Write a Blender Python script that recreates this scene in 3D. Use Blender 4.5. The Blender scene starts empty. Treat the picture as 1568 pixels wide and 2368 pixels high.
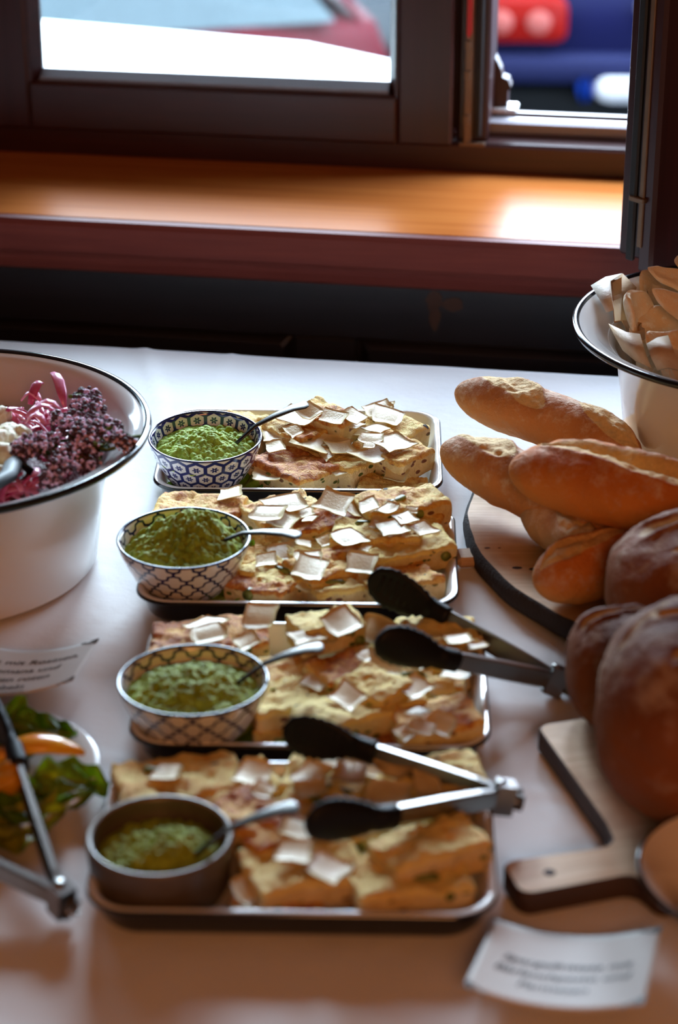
import bpy, math, random
import numpy as np
from mathutils import Vector, Matrix, Euler
from mathutils.bvhtree import BVHTree

random.seed(7); RNG = np.random.default_rng(7)
SC = bpy.context.scene; COL = SC.collection
PI = math.pi
def srgb(r, g, b):
    f = lambda c: c/12.92 if c <= .04045 else ((c+.055)/1.055)**2.4
    return (f(r/255), f(g/255), f(b/255), 1)

# ------------------------------------------------------------------ camera, sky, lamps, exposure
CAM_Z = 1.695; FPX = 5017.0; PITCH = math.atan(2348/5017)
SP, CP = math.sin(PITCH), math.cos(PITCH)
cd = bpy.data.cameras.new('camera'); cam = bpy.data.objects.new('camera', cd); COL.objects.link(cam)
cam.location = (0, 0, CAM_Z); cam.rotation_euler = (PI/2 - PITCH, 0, 0)
cd.sensor_fit = 'VERTICAL'; cd.sensor_height = 23.6; cd.sensor_width = 15.63
cd.lens = FPX/2368*23.6; cd.clip_start = .05; cd.clip_end = 200
cd.dof.use_dof = True; cd.dof.focus_distance = 2.27; cd.dof.aperture_fstop = 2.5
SC.camera = cam
YAW = math.radians(-9.3)                       # the window wall is turned against the camera
WO = (0, 2.9, 0)
SC.view_settings.view_transform = 'Standard'; SC.view_settings.look = 'None'
SC.view_settings.exposure = 0.0; SC.view_settings.gamma = 1.0
SC.view_settings.use_curve_mapping = False
SC.cycles.use_denoising = True; SC.cycles.max_bounces = 7; SC.cycles.diffuse_bounces = 3
SC.cycles.glossy_bounces = 4; SC.cycles.transmission_bounces = 4; SC.cycles.transparent_max_bounces = 8
SC.cycles.caustics_reflective = False; SC.cycles.caustics_refractive = False
SC.cycles.sample_clamp_indirect = 6.0
w = bpy.data.worlds.new('overcast_sky'); SC.world = w; w.use_nodes = True
bg = w.node_tree.nodes['Background']; bg.inputs[0].default_value = (.64, .80, 1.0, 1); bg.inputs[1].default_value = 13.5
def area(name, loc, rot, sx, sy, power, col, portal=False):
    l = bpy.data.lights.new(name, 'AREA'); l.shape = 'RECTANGLE'; l.size = sx; l.size_y = sy
    l.energy = power; l.color = col; o = bpy.data.objects.new(name, l); COL.objects.link(o)
    o.location = loc; o.rotation_euler = rot
    if portal: l.cycles.is_portal = True
    return o
sl = bpy.data.lights.new('hazy_low_sun', 'SUN'); sl.energy = 8.8; sl.angle = math.radians(25); sl.color = (.68, .82, 1.0)
sun = bpy.data.objects.new('hazy_low_sun', sl); COL.objects.link(sun); sun.location = (0, 8, 4); sun.rotation_euler = (-PI/2 + math.radians(23.5), 0, math.radians(1))
area('room_lamp', (.3, -1.7, 2.35), (math.radians(58), 0, 0), 1.0, 1.0, 31, (1, .37, .12))
def wall_pt(u, v, z):
    return (math.cos(-YAW)*u + math.sin(-YAW)*v, 2.9 - math.sin(-YAW)*u + math.cos(-YAW)*v, z)
# sky portal in the window opening (guides sampling only, gives off no light itself)
area('window_portal', wall_pt(-.16, .13, 1.29), (PI/2, 0, YAW + PI), 2.1, .85, 1, (1, 1, 1), True).rotation_euler = (-PI/2, 0, YAW)

# ------------------------------------------------------------------ helpers
def on(px, py, z):
    """the real point at height z that the photograph shows at pixel px, py"""
    a = (px-784)/FPX; b = (1184-py)/FPX
    d = (a, CP + b*SP, -SP + b*CP); t = (z-CAM_Z)/d[2]
    return Vector((d[0]*t, d[1]*t, z))
def ray(px, py):
    a = (px-784)/FPX; b = (1184-py)/FPX
    return Vector((a, CP + b*SP, -SP + b*CP)).normalized()
def _hash(ix, iy, iz, seed):
    h = (ix*374761393 + iy*668265263 + iz*2147483647 + seed*974711) & 0xffffffff
    h = ((h ^ (h >> 13))*1274126177) & 0xffffffff
    h = h ^ (h >> 16)
    return (h & 0xffff)/32767.5 - 1
def noise(p, scale, seed=0):
    p = np.asarray(p, float)*scale + 100; i = np.floor(p).astype(np.int64); f = p - i; f = f*f*(3-2*f)
    r = 0
    for dx in (0, 1):
        for dy in (0, 1):
            for dz in (0, 1):
                wgt = (f[:, 0] if dx else 1-f[:, 0])*(f[:, 1] if dy else 1-f[:, 1])*(f[:, 2] if dz else 1-f[:, 2])
                r = r + wgt*_hash(i[:, 0]+dx, i[:, 1]+dy, i[:, 2]+dz, seed)
    return r
def fbm(p, scale, seed=0, oct=3, gain=.5):
    r = 0; a = 1
    for k in range(oct):
        r = r + a*noise(p, scale*2**k, seed+k*17); a *= gain
    return r
def mk(name, V, F, mats, parent=None, smooth=True, uv=None, attrs=None, midx=None, loc=None, rot=None):
    me = bpy.data.meshes.new(name)
    me.from_pydata([tuple(map(float, v)) for v in V], [], [tuple(map(int, f)) for f in F])
    for m in (mats if isinstance(mats, (list, tuple)) else [mats]): me.materials.append(m)
    if smooth: me.polygons.foreach_set('use_smooth', [True]*len(me.polygons))
    if midx is not None: me.polygons.foreach_set('material_index', list(map(int, midx)))
    if uv is not None:
        l = me.uv_layers.new(name='UVMap'); idx = np.empty(len(me.loops), int); me.loops.foreach_get('vertex_index', idx)
        if len(uv) == len(V): l.data.foreach_set('uv', np.asarray(uv, float)[idx].ravel())
        else: l.data.foreach_set('uv', np.asarray(uv, float).ravel())
    for k, a in (attrs or {}).items():
        at = me.attributes.new(k, 'FLOAT', 'POINT'); at.data.foreach_set('value', np.asarray(a, np.float32))
    me.update()
    o = bpy.data.objects.new(name, me); COL.objects.link(o)
    if parent: o.parent = parent
    if loc is not None: o.location = loc
    if rot is not None: o.rotation_euler = rot
    return o
def thing(name, label, cat, loc=(0, 0, 0), rot=(0, 0, 0), group=None):
    o = bpy.data.objects.new(name, None); COL.objects.link(o); o.location = loc; o.rotation_euler = rot
    o.empty_display_size = .02
    return tag(o, label, cat, group)
def tag(o, label, cat, group=None, kind=None):
    o['label'] = label; o['category'] = cat
    if group: o['group'] = group
    if kind: o['kind'] = kind
    return o
def struct(o, label=None, cat=None):
    o['kind'] = 'structure'
    if label: o['label'] = label
    if cat: o['category'] = cat
    return o
class MB:
    """collects simple shapes into one mesh"""
    def __init__(s): s.V = []; s.F = []; s.I = []
    def add(s, V, F, mi=0):
        b = len(s.V); s.V += [tuple(v) for v in V]; s.F += [tuple(i+b for i in f) for f in F]; s.I += [mi]*len(F); return s
    def box(s, x0, x1, y0, y1, z0, z1, mi=0, bev=0.0):
        if not bev:
            V = [(x, y, z) for x in (x0, x1) for y in (y0, y1) for z in (z0, z1)]
            F = [(0, 1, 3, 2), (4, 6, 7, 5), (0, 4, 5, 1), (2, 3, 7, 6), (0, 2, 6, 4), (1, 5, 7, 3)]
            return s.add(V, F, mi)
        c = ((x0+x1)/2, (y0+y1)/2, (z0+z1)/2); h = ((x1-x0)/2, (y1-y0)/2, (z1-z0)/2); b = min(bev, *h)
        V = []; idx = {}
        for sx in (-1, 1):
            for sy in (-1, 1):
                for sz in (-1, 1):
                    for ax in range(3):
                        p = [c[0]+sx*(h[0]-b), c[1]+sy*(h[1]-b), c[2]+sz*(h[2]-b)]; p[ax] += (sx, sy, sz)[ax]*b
                        idx[sx, sy, sz, ax] = len(V); V.append(p)
        F = []
        for ax in range(3):
            o1, o2 = [(1, 2), (2, 0), (0, 1)][ax]
            for sg in (-1, 1):
                q = []
                for a, d in ((-1, -1), (1, -1), (1, 1), (-1, 1)):
                    k = [0, 0, 0]; k[ax] = sg; k[o1] = a; k[o2] = d; q.append(idx[k[0], k[1], k[2], ax])
                F.append(q if sg > 0 else q[::-1])
        for ax in range(3):
            o1, o2 = [(1, 2), (2, 0), (0, 1)][ax]
            for a in (-1, 1):
                for d in (-1, 1):
                    k0 = [0]*3; k1 = [0]*3
                    k0[ax] = -1; k1[ax] = 1
                    for k in (k0, k1): k[o1] = a; k[o2] = d
                    q = [idx[(*k0, o1)], idx[(*k1, o1)], idx[(*k1, o2)], idx[(*k0, o2)]]
                    F.append(q if a*d > 0 else q[::-1])
        for sx in (-1, 1):
            for sy in (-1, 1):
                for sz in (-1, 1):
                    q = [idx[sx, sy, sz, 0], idx[sx, sy, sz, 1], idx[sx, sy, sz, 2]]
                    F.append(q if sx*sy*sz > 0 else q[::-1])
        return s.add(V, F, mi)
    def prism(s, poly, a0, a1, axis=1, mi=0):
        """extrude a polygon (2-D, in the two axes left) from a0 to a1 along axis"""
        n = len(poly); put = lambda p, a: {0: (a, p[0], p[1]), 1: (p[0], a, p[1]), 2: (p[0], p[1], a)}[axis]
        V = [put(p, a0) for p in poly] + [put(p, a1) for p in poly]
        F = [tuple(range(n))[::-1], tuple(range(n, 2*n))] + [(i, (i+1) % n, n+(i+1) % n, n+i) for i in range(n)]
        return s.add(V, F, mi)
    def obj(s, name, mats, parent=None, smooth=False, **k):
        return mk(name, s.V, s.F, mats, parent, smooth, midx=s.I, **k)
def ringfaces(nr, n, closed=True):
    F = []
    for i in range(nr-1):
        for j in range(n if closed else n-1):
            k = (j+1) % n; F.append((i*n+j, i*n+k, (i+1)*n+k, (i+1)*n+j))
    return F
def lathe(prof, n=64):
    """prof: list of (r, z) from the inside/bottom outwards; returns V, F, uv (u around, v = length along)"""
    V = []; uvp = []; s = 0
    for i, (r, z) in enumerate(prof):
        if i: s += math.hypot(r-prof[i-1][0], z-prof[i-1][1])
        for j in range(n+1):
            a = 2*PI*j/n; V.append((r*math.cos(a), r*math.sin(a), z)); uvp.append((j/n, s))
    return V, ringfaces(len(prof), n+1, False), uvp
def tube(path, radii, n=10, up=(0, 0, 1), cap=True):
    """sweep; radii: (width, height) pairs across / along the up direction"""
    P = [Vector(p) for p in path]; V = []; up = Vector(up)
    for i, p in enumerate(P):
        t = (P[min(i+1, len(P)-1)] - P[max(i-1, 0)]).normalized()
        a = t.cross(up)
        a = a.normalized() if a.length > 1e-6 else Vector((1, 0, 0)); b = a.cross(t).normalized()
        rw, rh = radii[i] if isinstance(radii[i], (tuple, list)) else (radii[i], radii[i])
        for j in range(n):
            q = 2*PI*j/n; V.append(p + a*(rw*math.cos(q)) + b*(rh*math.sin(q)))
    F = ringfaces(len(P), n)
    if cap: F += [tuple(range(n))[::-1], tuple(range((len(P)-1)*n, len(P)*n))]
    return [tuple(v) for v in V], F
def rrect(hx, hy, r, z, k=8):
    out = []
    for cx, cy, a0 in ((hx-r, hy-r, 0), (-hx+r, hy-r, PI/2), (-hx+r, -hy+r, PI), (hx-r, -hy+r, 1.5*PI)):
        for i in range(k+1):
            a = a0 + PI/2*i/k; out.append((cx + r*math.cos(a), cy + r*math.sin(a), z))
    return out
def loft(rings, cap0=False, cap1=False):
    n = len(rings[0]); V = [p for r in rings for p in r]; F = ringfaces(len(rings), n)
    if cap0: F.append(tuple(range(n))[::-1])
    if cap1: F.append(tuple(range((len(rings)-1)*n, len(rings)*n)))
    return V, F

# ------------------------------------------------------------------ materials
class N:
    def __init__(s, name):
        s.m = bpy.data.materials.new(name); s.m.use_nodes = True; s.t = s.m.node_tree
        s.bsdf = s.t.nodes['Principled BSDF']; s.tc = None
    def node(s, typ, **k):
        n = s.t.nodes.new(typ)
        for a, b in k.items(): setattr(n, a, b)
        return n
    def put(s, sock, v):
        if isinstance(v, bpy.types.NodeSocket): s.t.links.new(v, sock)
        elif v is not None: sock.default_value = v
    def math(s, op, a, b=None, c=None):
        n = s.node('ShaderNodeMath', operation=op); s.put(n.inputs[0], a); s.put(n.inputs[1], b); s.put(n.inputs[2], c); return n.outputs[0]
    def co(s, kind='Object'):
        if not s.tc: s.tc = s.node('ShaderNodeTexCoord')
        return s.tc.outputs[kind]
    def map(s, v, scale=(1, 1, 1), rot=(0, 0, 0)):
        n = s.node('ShaderNodeMapping'); s.put(n.inputs[0], v); n.inputs['Scale'].default_value = scale; n.inputs['Rotation'].default_value = rot
        return n.outputs[0]
    def noise(s, scale, detail=4, rough=.55, vec=None, dist=0):
        n = s.node('ShaderNodeTexNoise'); n.inputs['Scale'].default_value = scale; n.inputs['Detail'].default_value = detail
        n.inputs['Roughness'].default_value = rough; n.inputs['Distortion'].default_value = dist; s.put(n.inputs['Vector'], vec or s.co()); return n.outputs[0]
    def voronoi(s, scale, feature='F1', vec=None, out=0):
        n = s.node('ShaderNodeTexVoronoi', feature=feature); n.inputs['Scale'].default_value = scale; s.put(n.inputs['Vector'], vec or s.co()); return n.outputs[out]
    def ramp(s, fac, *stops):
        n = s.node('ShaderNodeValToRGB'); e = n.color_ramp.elements
        while len(e) < len(stops): e.new(.5)
        for el, (p, c) in zip(e, stops): el.position = p; el.color = c if len(c) == 4 else (*c, 1)
        s.put(n.inputs[0], fac); return n.outputs[0]
    def step(s, x, a, b):
        n = s.node('ShaderNodeMapRange', interpolation_type='SMOOTHSTEP'); s.put(n.inputs[0], x); n.inputs[1].default_value = a; n.inputs[2].default_value = b; return n.outputs[0]
    def mix(s, fac, a, b):
        n = s.node('ShaderNodeMix', data_type='RGBA'); s.put(n.inputs[0], fac)
        for q, v in ((n.inputs[6], a), (n.inputs[7], b)): s.put(q, v if not isinstance(v, tuple) or len(v) == 4 else (*v, 1))
        return n.outputs[2]
    def attr(s, name):
        n = s.node('ShaderNodeAttribute', attribute_name=name); return n.outputs['Fac']
    def rand(s): return s.node('ShaderNodeObjectInfo').outputs['Random']
    def bump(s, h, dist=.001, strength=1):
        n = s.node('ShaderNodeBump'); n.inputs['Strength'].default_value = strength; n.inputs['Distance'].default_value = dist; s.put(n.inputs['Height'], h)
        s.put(s.bsdf.inputs['Normal'], n.outputs[0])
    def fin(s, col=None, rough=.5, metal=0, coat=0, spec=.5, sub=0, trans=0, sheen=0):
        b = s.bsdf.inputs
        s.put(b['Base Color'], col if not isinstance(col, tuple) or len(col) == 4 else (*col, 1)); s.put(b['Roughness'], rough)
        b['Metallic'].default_value = metal; b['Coat Weight'].default_value = coat; b['Coat Roughness'].default_value = .08
        b['Specular IOR Level'].default_value = spec
        if sub: b['Subsurface Weight'].default_value = sub; b['Subsurface Radius'].default_value = (.006, .004, .002); b['Subsurface Scale'].default_value = .5
        return s.m
def plain(name, col, rough=.5, var=.15, scale=30, bump=0, **k):
    n = N(name); c = col[:3]; f = n.noise(scale)
    colr = n.mix(f, tuple(x*(1-var) for x in c), tuple(min(1, x*(1+var)) for x in c))
    if bump: n.bump(n.noise(scale*4), bump)
    return n.fin(colr, rough, **k)
def wood(name, c1, c2, rough=.35, scale=1, axis=0, coat=0, bump=.0003, spec=.5):
    n = N(name); sc = [55*scale, 55*scale, 55*scale]; sc[axis] = 2.2*scale
    v = n.map(n.co(), tuple(sc)); a = n.noise(1, 5, .6, v, .6); b = n.noise(4, 3, .6, v)
    f = n.math('ADD', n.math('MULTIPLY', a, .75), n.math('MULTIPLY', b, .25))
    if bump: n.bump(f, bump)
    return n.fin(n.ramp(f, (.3, c1), (.7, c2)), rough, coat=coat, spec=spec)
M = {}
M['mahogany'] = wood('mahogany_varnish', srgb(44, 16, 15), srgb(66, 26, 24), .34, 1, 0)
M['mahogany_v'] = wood('mahogany_varnish_upright', srgb(42, 16, 18), srgb(62, 26, 28), .34, 1, 2)
M['sill'] = wood('sill_wood', srgb(186, 100, 44), srgb(216, 132, 66), .3, .8, 0, 0, .0001, .5)
M['sill'].node_tree.nodes['Principled BSDF'].inputs['IOR'].default_value = 1.075
M['nosing'] = wood('nosing_wood', srgb(104, 52, 48), srgb(132, 70, 62), .6, 1, 0, 0, .0003, .15)
M['panel'] = wood('black_panel_wood', srgb(19, 15, 17), srgb(30, 24, 28), .33, 1, 0)
M['stain'] = plain('brown_wear', srgb(60, 38, 26), .6)
M['wall'] = plain('cream_plaster', (.50, .42, .34), .8, .05, 3)
M['ceil'] = plain('ceiling_paint', (.62, .55, .48), .8, .03, 3)
M['floor'] = wood('floor_boards', srgb(90, 56, 34), srgb(120, 78, 48), .5, .4, 1)
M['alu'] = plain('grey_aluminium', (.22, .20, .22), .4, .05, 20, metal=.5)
M['steel'] = plain('brushed_steel', (.30, .285, .27), .3, .04, 60, metal=1)
M['spoon'] = plain('dark_spoon_steel', (.06, .055, .05), .35, .06, 60, metal=1)
M['dull_steel'] = plain('dull_steel', (.30, .28, .27), .3, .06, 60, metal=1)
M['brass'] = plain('old_metal_strip', srgb(120, 98, 80), .45, .15, 40, metal=.6)
M['gasket'] = plain('black_rubber', (.006, .007, .009), .55)
M['silicone'] = plain('black_silicone', (.004, .004, .005), .5, .1, 200, spec=.2)
M['red_paint'] = plain('red_plastic', srgb(190, 20, 18), .4)
M['enamel'] = plain('white_enamel', (.78, .77, .75), .12, .02, 12, coat=.4)
M['enamel_dark'] = plain('navy_enamel', (.006, .008, .016), .16, .1, 12, coat=.3)
M['enamel_edge'] = plain('black_enamel_edge', (.004, .005, .009), .15, .1, 12, coat=.3)
M['chip'] = plain('chipped_enamel', (.02, .016, .014), .7)
n = N('white_linen'); v = n.map(n.co(), (900, 900, 900)); wv = n.node('ShaderNodeTexChecker'); wv.inputs['Scale'].default_value = 1; n.put(wv.inputs[0], v)
n.bump(n.math('ADD', n.noise(25, 3), n.math('MULTIPLY', n.noise(700, 2), .12)), .0022, .7)
M['linen'] = n.fin(n.mix(n.noise(5, 3), (.76, .75, .76), (.83, .82, .82)), .85, spec=.2)
M['table'] = wood('table_wood', srgb(96, 62, 38), srgb(130, 88, 56))
n = N('board_wood'); v = n.map(n.co(), (9, 150, 60), (0, 0, .6)); a = n.noise(1, 4, .6, v, .4); f2 = n.noise(14, 3)
n.bump(a, .0006); M['board'] = n.fin(n.mix(n.step(f2, .35, .75), n.ramp(a, (.3, srgb(196, 160, 116)), (.7, srgb(226, 194, 150))), srgb(178, 136, 92)), .6)
M['bark'] = plain('bark_edge', srgb(44, 34, 30), .85, .4, 60, .002)
M['board_edge'] = wood('board_edge', srgb(48, 30, 22), srgb(70, 46, 32), .7)
M['knot'] = plain('dark_knot', srgb(52, 34, 26), .8)
M['plate'] = plain('white_glaze', (.75, .74, .73), .15, .02, 10, coat=.3)
n = N('grey_stoneware'); M['stoneware'] = n.fin(n.mix(n.noise(120, 3), srgb(66, 56, 48), srgb(90, 78, 66)), .38)
M['paper'] = plain('card_paper', (.70, .69, .66), .75, .03, 40)
M['ink'] = plain('black_ink', (.012, .011, .011), .6)
M['ink_grey'] = plain('grey_ink', (.06, .06, .06), .6)
n = N('brown_paper'); cr = n.noise(40, 4, .6); n.bump(cr, .002); M['kraft'] = n.fin(n.mix(cr, srgb(172, 138, 100), srgb(206, 176, 136)), .65)
M['paper_white'] = plain('pale_paper', srgb(214, 202, 182), .65, .05, 60, .0006)
M['sky_painted_glass'] = plain('car_glass_painted_sky', (.11, .15, .175), .3, spec=.2)  # pale blue base colour paints reflected sky into the red car's windows
M['glassy_black'] = plain('dark_car_glass', (.01, .012, .014), .3, spec=.15)
M['tyre'] = plain('tyre_rubber', (.004, .004, .004), .8, spec=.05)

def glass_mat():
    n = N('window_glass'); t = n.t; t.nodes.remove(n.bsdf)
    tr = n.node('ShaderNodeBsdfTransparent'); tr.inputs[0].default_value = (.93, .96, .95, 1)
    gl = n.node('ShaderNodeBsdfGlossy'); gl.inputs['Roughness'].default_value = .01
    fr = n.node('ShaderNodeFresnel'); fr.inputs[0].default_value = 1.45; mx = n.node('ShaderNodeMixShader')
    n.put(mx.inputs[0], fr.outputs[0]); n.put(mx.inputs[1], tr.outputs[0]); n.put(mx.inputs[2], gl.outputs[0])
    n.put(t.nodes['Material Output'].inputs[0], mx.outputs[0]); return n.m
M['glass'] = glass_mat()

def hex_bowl(name, count, row):
    n = N(name); sp = n.node('ShaderNodeSeparateXYZ'); n.put(sp.inputs[0], n.co('UV'))
    x = n.math('MULTIPLY', sp.outputs[0], count); y = n.math('ADD', n.math('MULTIPLY', sp.outputs[1], 1/row), .35)
    r3 = math.sqrt(3); fm = 'FLOORED_MODULO'
    ax = n.math('SUBTRACT', n.math(fm, x, 1.0), .5); ay = n.math('SUBTRACT', n.math(fm, y, r3), r3/2)
    bx = n.math('SUBTRACT', n.math(fm, n.math('SUBTRACT', x, .5), 1.0), .5); by = n.math('SUBTRACT', n.math(fm, n.math('SUBTRACT', y, r3/2), r3), r3/2)
    da = n.math('ADD', n.math('MULTIPLY', ax, ax), n.math('MULTIPLY', ay, ay)); db = n.math('ADD', n.math('MULTIPLY', bx, bx), n.math('MULTIPLY', by, by))
    s = n.math('LESS_THAN', da, db)
    pick = lambda p, q: n.math('ADD', n.math('MULTIPLY', s, p), n.math('MULTIPLY', n.math('SUBTRACT', 1.0, s), q))
    gx = n.math('ABSOLUTE', pick(ax, bx)); gy = n.math('ABSOLUTE', pick(ay, by)); d = n.math('MINIMUM', da, db)
    hd = n.math('MAXIMUM', gx, n.math('ADD', n.math('MULTIPLY', gx, .5), n.math('MULTIPLY', gy, .866)))
    line = n.step(hd, .38, .41)
    th = n.math('ARCTAN2', gy, gx); pet = n.math('ABSOLUTE', n.math('COSINE', n.math('MULTIPLY', th, 3.0)))
    rad = n.math('ADD', .10, n.math('MULTIPLY', pet, .14)); rr = n.math('SQRT', d)
    fl = n.math('MULTIPLY', n.math('SUBTRACT', 1.0, n.step(n.math('SUBTRACT', rr, rad), -.02, .02)), n.step(rr, .02, .05))
    return n.fin(n.mix(n.math('MAXIMUM', line, fl), (.74, .75, .78), srgb(26, 36, 104)), .12, coat=.4)
def lattice_bowl(name, count, row, white):
    n = N(name); sp = n.node('ShaderNodeSeparateXYZ'); n.put(sp.inputs[0], n.co('UV'))
    x = n.math('MULTIPLY', sp.outputs[0], count); y = n.math('MULTIPLY', sp.outputs[1], 1/row)
    a = n.math('ADD', x, y); b = n.math('SUBTRACT', x, y)
    def ln(p, q):
        wv = n.math('MULTIPLY', n.math('SINE', n.math('MULTIPLY', q, 4*PI)), .055)
        t = n.math('ADD', p, wv); fr = n.math('FRACT', t)
        dd = n.math('MINIMUM', fr, n.math('SUBTRACT', 1.0, fr)); return n.math('SUBTRACT', 1.0, n.step(dd, .075, .105))
    return n.fin(n.mix(n.math('MAXIMUM', ln(a, b), ln(b, a)), white, srgb(30, 30, 84)), .13, coat=.4)
M['hexbowl'] = hex_bowl('blue_hexagon_glaze', 19, .0165)
M['latbowl'] = lattice_bowl('blue_lattice_glaze', 16, .0225, (.74, .71, .68))
M['rim_blue'] = plain('blue_rim_glaze', srgb(30, 36, 84), .12, coat=.4)

def crust(name, dark, mid, pale, flour=.5, fscale=60, seed=0.):
    n = N(name); tear = n.attr('tear'); up = n.attr('up'); a = n.noise(18, 5, .6); b = n.noise(fscale, 5, .7); c = n.noise(260, 3, .6)
    base = n.ramp(n.math('ADD', n.math('MULTIPLY', a, .6), n.math('MULTIPLY', up, .3)), (.3, mid), (.72, dark))
    fl = n.math('MULTIPLY', n.step(n.math('ADD', b, n.math('MULTIPLY', up, .12)), .52, .78), flour)
    base = n.mix(fl, base, srgb(226, 204, 178))
    cr = n.ramp(n.math('ADD', n.math('MULTIPLY', b, .6), n.math('MULTIPLY', c, .4)), (.3, tuple(x*.62 for x in pale[:3])), (.65, pale))
    n.bump(n.math('ADD', n.math('MULTIPLY', b, .5), n.math('MULTIPLY', c, .5)), .0030)
    return n.fin(n.mix(n.step(tear, .25, .6), base, cr), .7, spec=.15)
M['baguette'] = crust('baguette_crust', srgb(166, 104, 64), srgb(214, 148, 88), srgb(236, 198, 136), .62)
M['baguette_orange'] = crust('baguette_crust_orange', srgb(180, 94, 40), srgb(218, 136, 62), srgb(236, 192, 126), .45)
M['baguette_pale'] = crust('baguette_crust_pale', srgb(190, 138, 92), srgb(214, 170, 122), srgb(230, 200, 150), .75)
M['loaf'] = crust('rye_crust', srgb(112, 62, 36), srgb(142, 82, 46), srgb(216, 188, 150), .45, 34)
M['loaf_dark'] = crust('dark_rye_crust', srgb(92, 48, 26), srgb(132, 74, 38), srgb(196, 160, 116), .36, 26)
n = N('flatbread'); a = n.noise(26, 4, .6); b = n.noise(120, 4, .65); n.bump(n.math('ADD', a, n.math('MULTIPLY', b, .5)), .003)
M['flatbread'] = n.fin(n.mix(n.step(b, .5, .72), n.ramp(n.math('ADD', a, n.math('MULTIPLY', n.math('SUBTRACT', n.rand(), .5), .25)), (.34, srgb(238, 202, 152)), (.6, srgb(248, 228, 192))), srgb(246, 234, 212)), .65, spec=.3)

n = N('frittata'); top = n.attr('top'); rnd = n.rand()
off = n.node('ShaderNodeVectorMath', operation='ADD'); n.put(off.inputs[0], n.co()); cmb = n.node('ShaderNodeCombineXYZ')
for k in range(3): n.put(cmb.inputs[k], n.math('MULTIPLY', rnd, 7.0+k*3))
n.put(off.inputs[1], cmb.outputs[0]); vec = off.outputs[0]
a = n.noise(48, 6, .72, vec); b = n.noise(230, 4, .7, vec); c = n.noise(17, 3, .5, vec)
brown = n.math('ADD', n.math('ADD', n.math('MULTIPLY', a, .55), n.math('MULTIPLY', b, .3)), n.math('MULTIPLY', n.math('SUBTRACT', n.math('FRACT', n.math('MULTIPLY', rnd, 13.7)), .5), .34))
brown = n.math('ADD', brown, n.math('MULTIPLY', n.math('SUBTRACT', c, .5), .35))
tcol = n.ramp(brown, (.36, srgb(250, 222, 136)), (.48, srgb(238, 186, 96)), (.58, srgb(198, 118, 54)), (.70, srgb(122, 58, 28)))
tcol = n.mix(n.step(n.noise(60, 2, .5, n.map(vec, (1, 1.7, 1))), .69, .74), tcol, srgb(50, 34, 34))
side = n.ramp(n.noise(90, 3, .6, vec), (.3, srgb(226, 196, 130)), (.65, srgb(240, 218, 164)))
vg = n.map(vec, (70, 70, 120)); side = n.mix(n.math('SUBTRACT', 1.0, n.step(n.voronoi(1, 'F1', vg), .20, .30)), side, n.ramp(n.noise(30, 1, .5, vec), (.42, srgb(86, 98, 34)), (.55, srgb(130, 84, 66))))
n.bump(n.math('ADD', b, a), .004)
M['frittata'] = n.fin(n.mix(n.step(n.math('ADD', top, n.math('MULTIPLY', n.math('SUBTRACT', a, .5), .35)), .35, .62), side, tcol), .6, sub=.1, spec=.25)
n = N('asparagus'); M['asparagus'] = n.fin(n.ramp(n.noise(90, 3), (.35, srgb(78, 92, 34)), (.65, srgb(136, 144, 66))), .4)
n = N('parmesan'); a = n.noise(60, 4, .6); n.bump(n.noise(500, 2), .0004); M['parmesan'] = n.fin(n.ramp(n.math('ADD', a, n.math('MULTIPLY', n.math('SUBTRACT', n.rand(), .5), .3)), (.3, srgb(204, 178, 122)), (.65, srgb(224, 204, 156))), .42, sub=.1)
def pesto(name, d, l):
    n = N(name); a = n.noise(160, 5, .7); b = n.noise(45, 3, .6); n.bump(n.noise(420, 3, .6), .0012)
    f = n.math('ADD', n.math('MULTIPLY', a, .6), n.math('MULTIPLY', b, .4)); return n.fin(n.ramp(f, (.32, d), (.66, l)), .62, sub=.08, spec=.2)
M['pesto'] = pesto('green_pesto', srgb(96, 126, 22), srgb(176, 202, 74))
M['pesto_dark'] = pesto('olive_pesto', srgb(92, 114, 16), srgb(166, 182, 58))
def leafy(name, d, l, rough=.35, through=.55):
    n = N(name); a = n.noise(55, 4, .6); n.bump(n.noise(120, 3), .002); c = n.ramp(a, (.35, d), (.68, l)); n.fin(c, rough)
    tr = n.node('ShaderNodeBsdfTranslucent'); n.put(tr.inputs[0], c); mx = n.node('ShaderNodeMixShader'); mx.inputs[0].default_value = through
    n.put(mx.inputs[1], n.bsdf.outputs[0]); n.put(mx.inputs[2], tr.outputs[0]); n.put(n.t.nodes['Material Output'].inputs[0], mx.outputs[0]); return n.m
M['lettuce'] = leafy('bright_lettuce', srgb(104, 158, 26), srgb(182, 214, 80)); M['lettuce_dark'] = leafy('dark_lettuce', srgb(66, 112, 18), srgb(136, 178, 54))
M['lettuce_pale'] = leafy('pale_lettuce', srgb(112, 136, 40), srgb(186, 196, 104)); M['lettuce_olive'] = leafy('olive_lettuce', srgb(130, 134, 26), srgb(196, 196, 60))
n = N('orange_pepper'); M['pepper'] = n.fin(n.ramp(n.noise(20, 2), (.35, srgb(244, 140, 14)), (.65, srgb(255, 200, 40))), .22, coat=.3)
M['yellow_veg'] = plain('yellow_roast', srgb(214, 150, 30), .4, .35, 60)
n = N('pickled_onion'); M['onion'] = n.fin(n.ramp(n.math('ADD', n.noise(40, 3), n.math('MULTIPLY', n.math('SUBTRACT', n.rand(), .5), .5)), (.25, srgb(186, 56, 108)), (.7, srgb(236, 150, 178))), .25, sub=.15, coat=.2)
n = N('feta'); a = n.noise(90, 5, .7); n.bump(a, .004); M['feta'] = n.fin(n.ramp(a, (.3, srgb(222, 208, 164)), (.6, srgb(244, 238, 214))), .6, sub=.1)
M['salad_bed'] = plain('dark_salad_bed', srgb(112, 48, 60), .4, .7, 90, .004)
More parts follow.
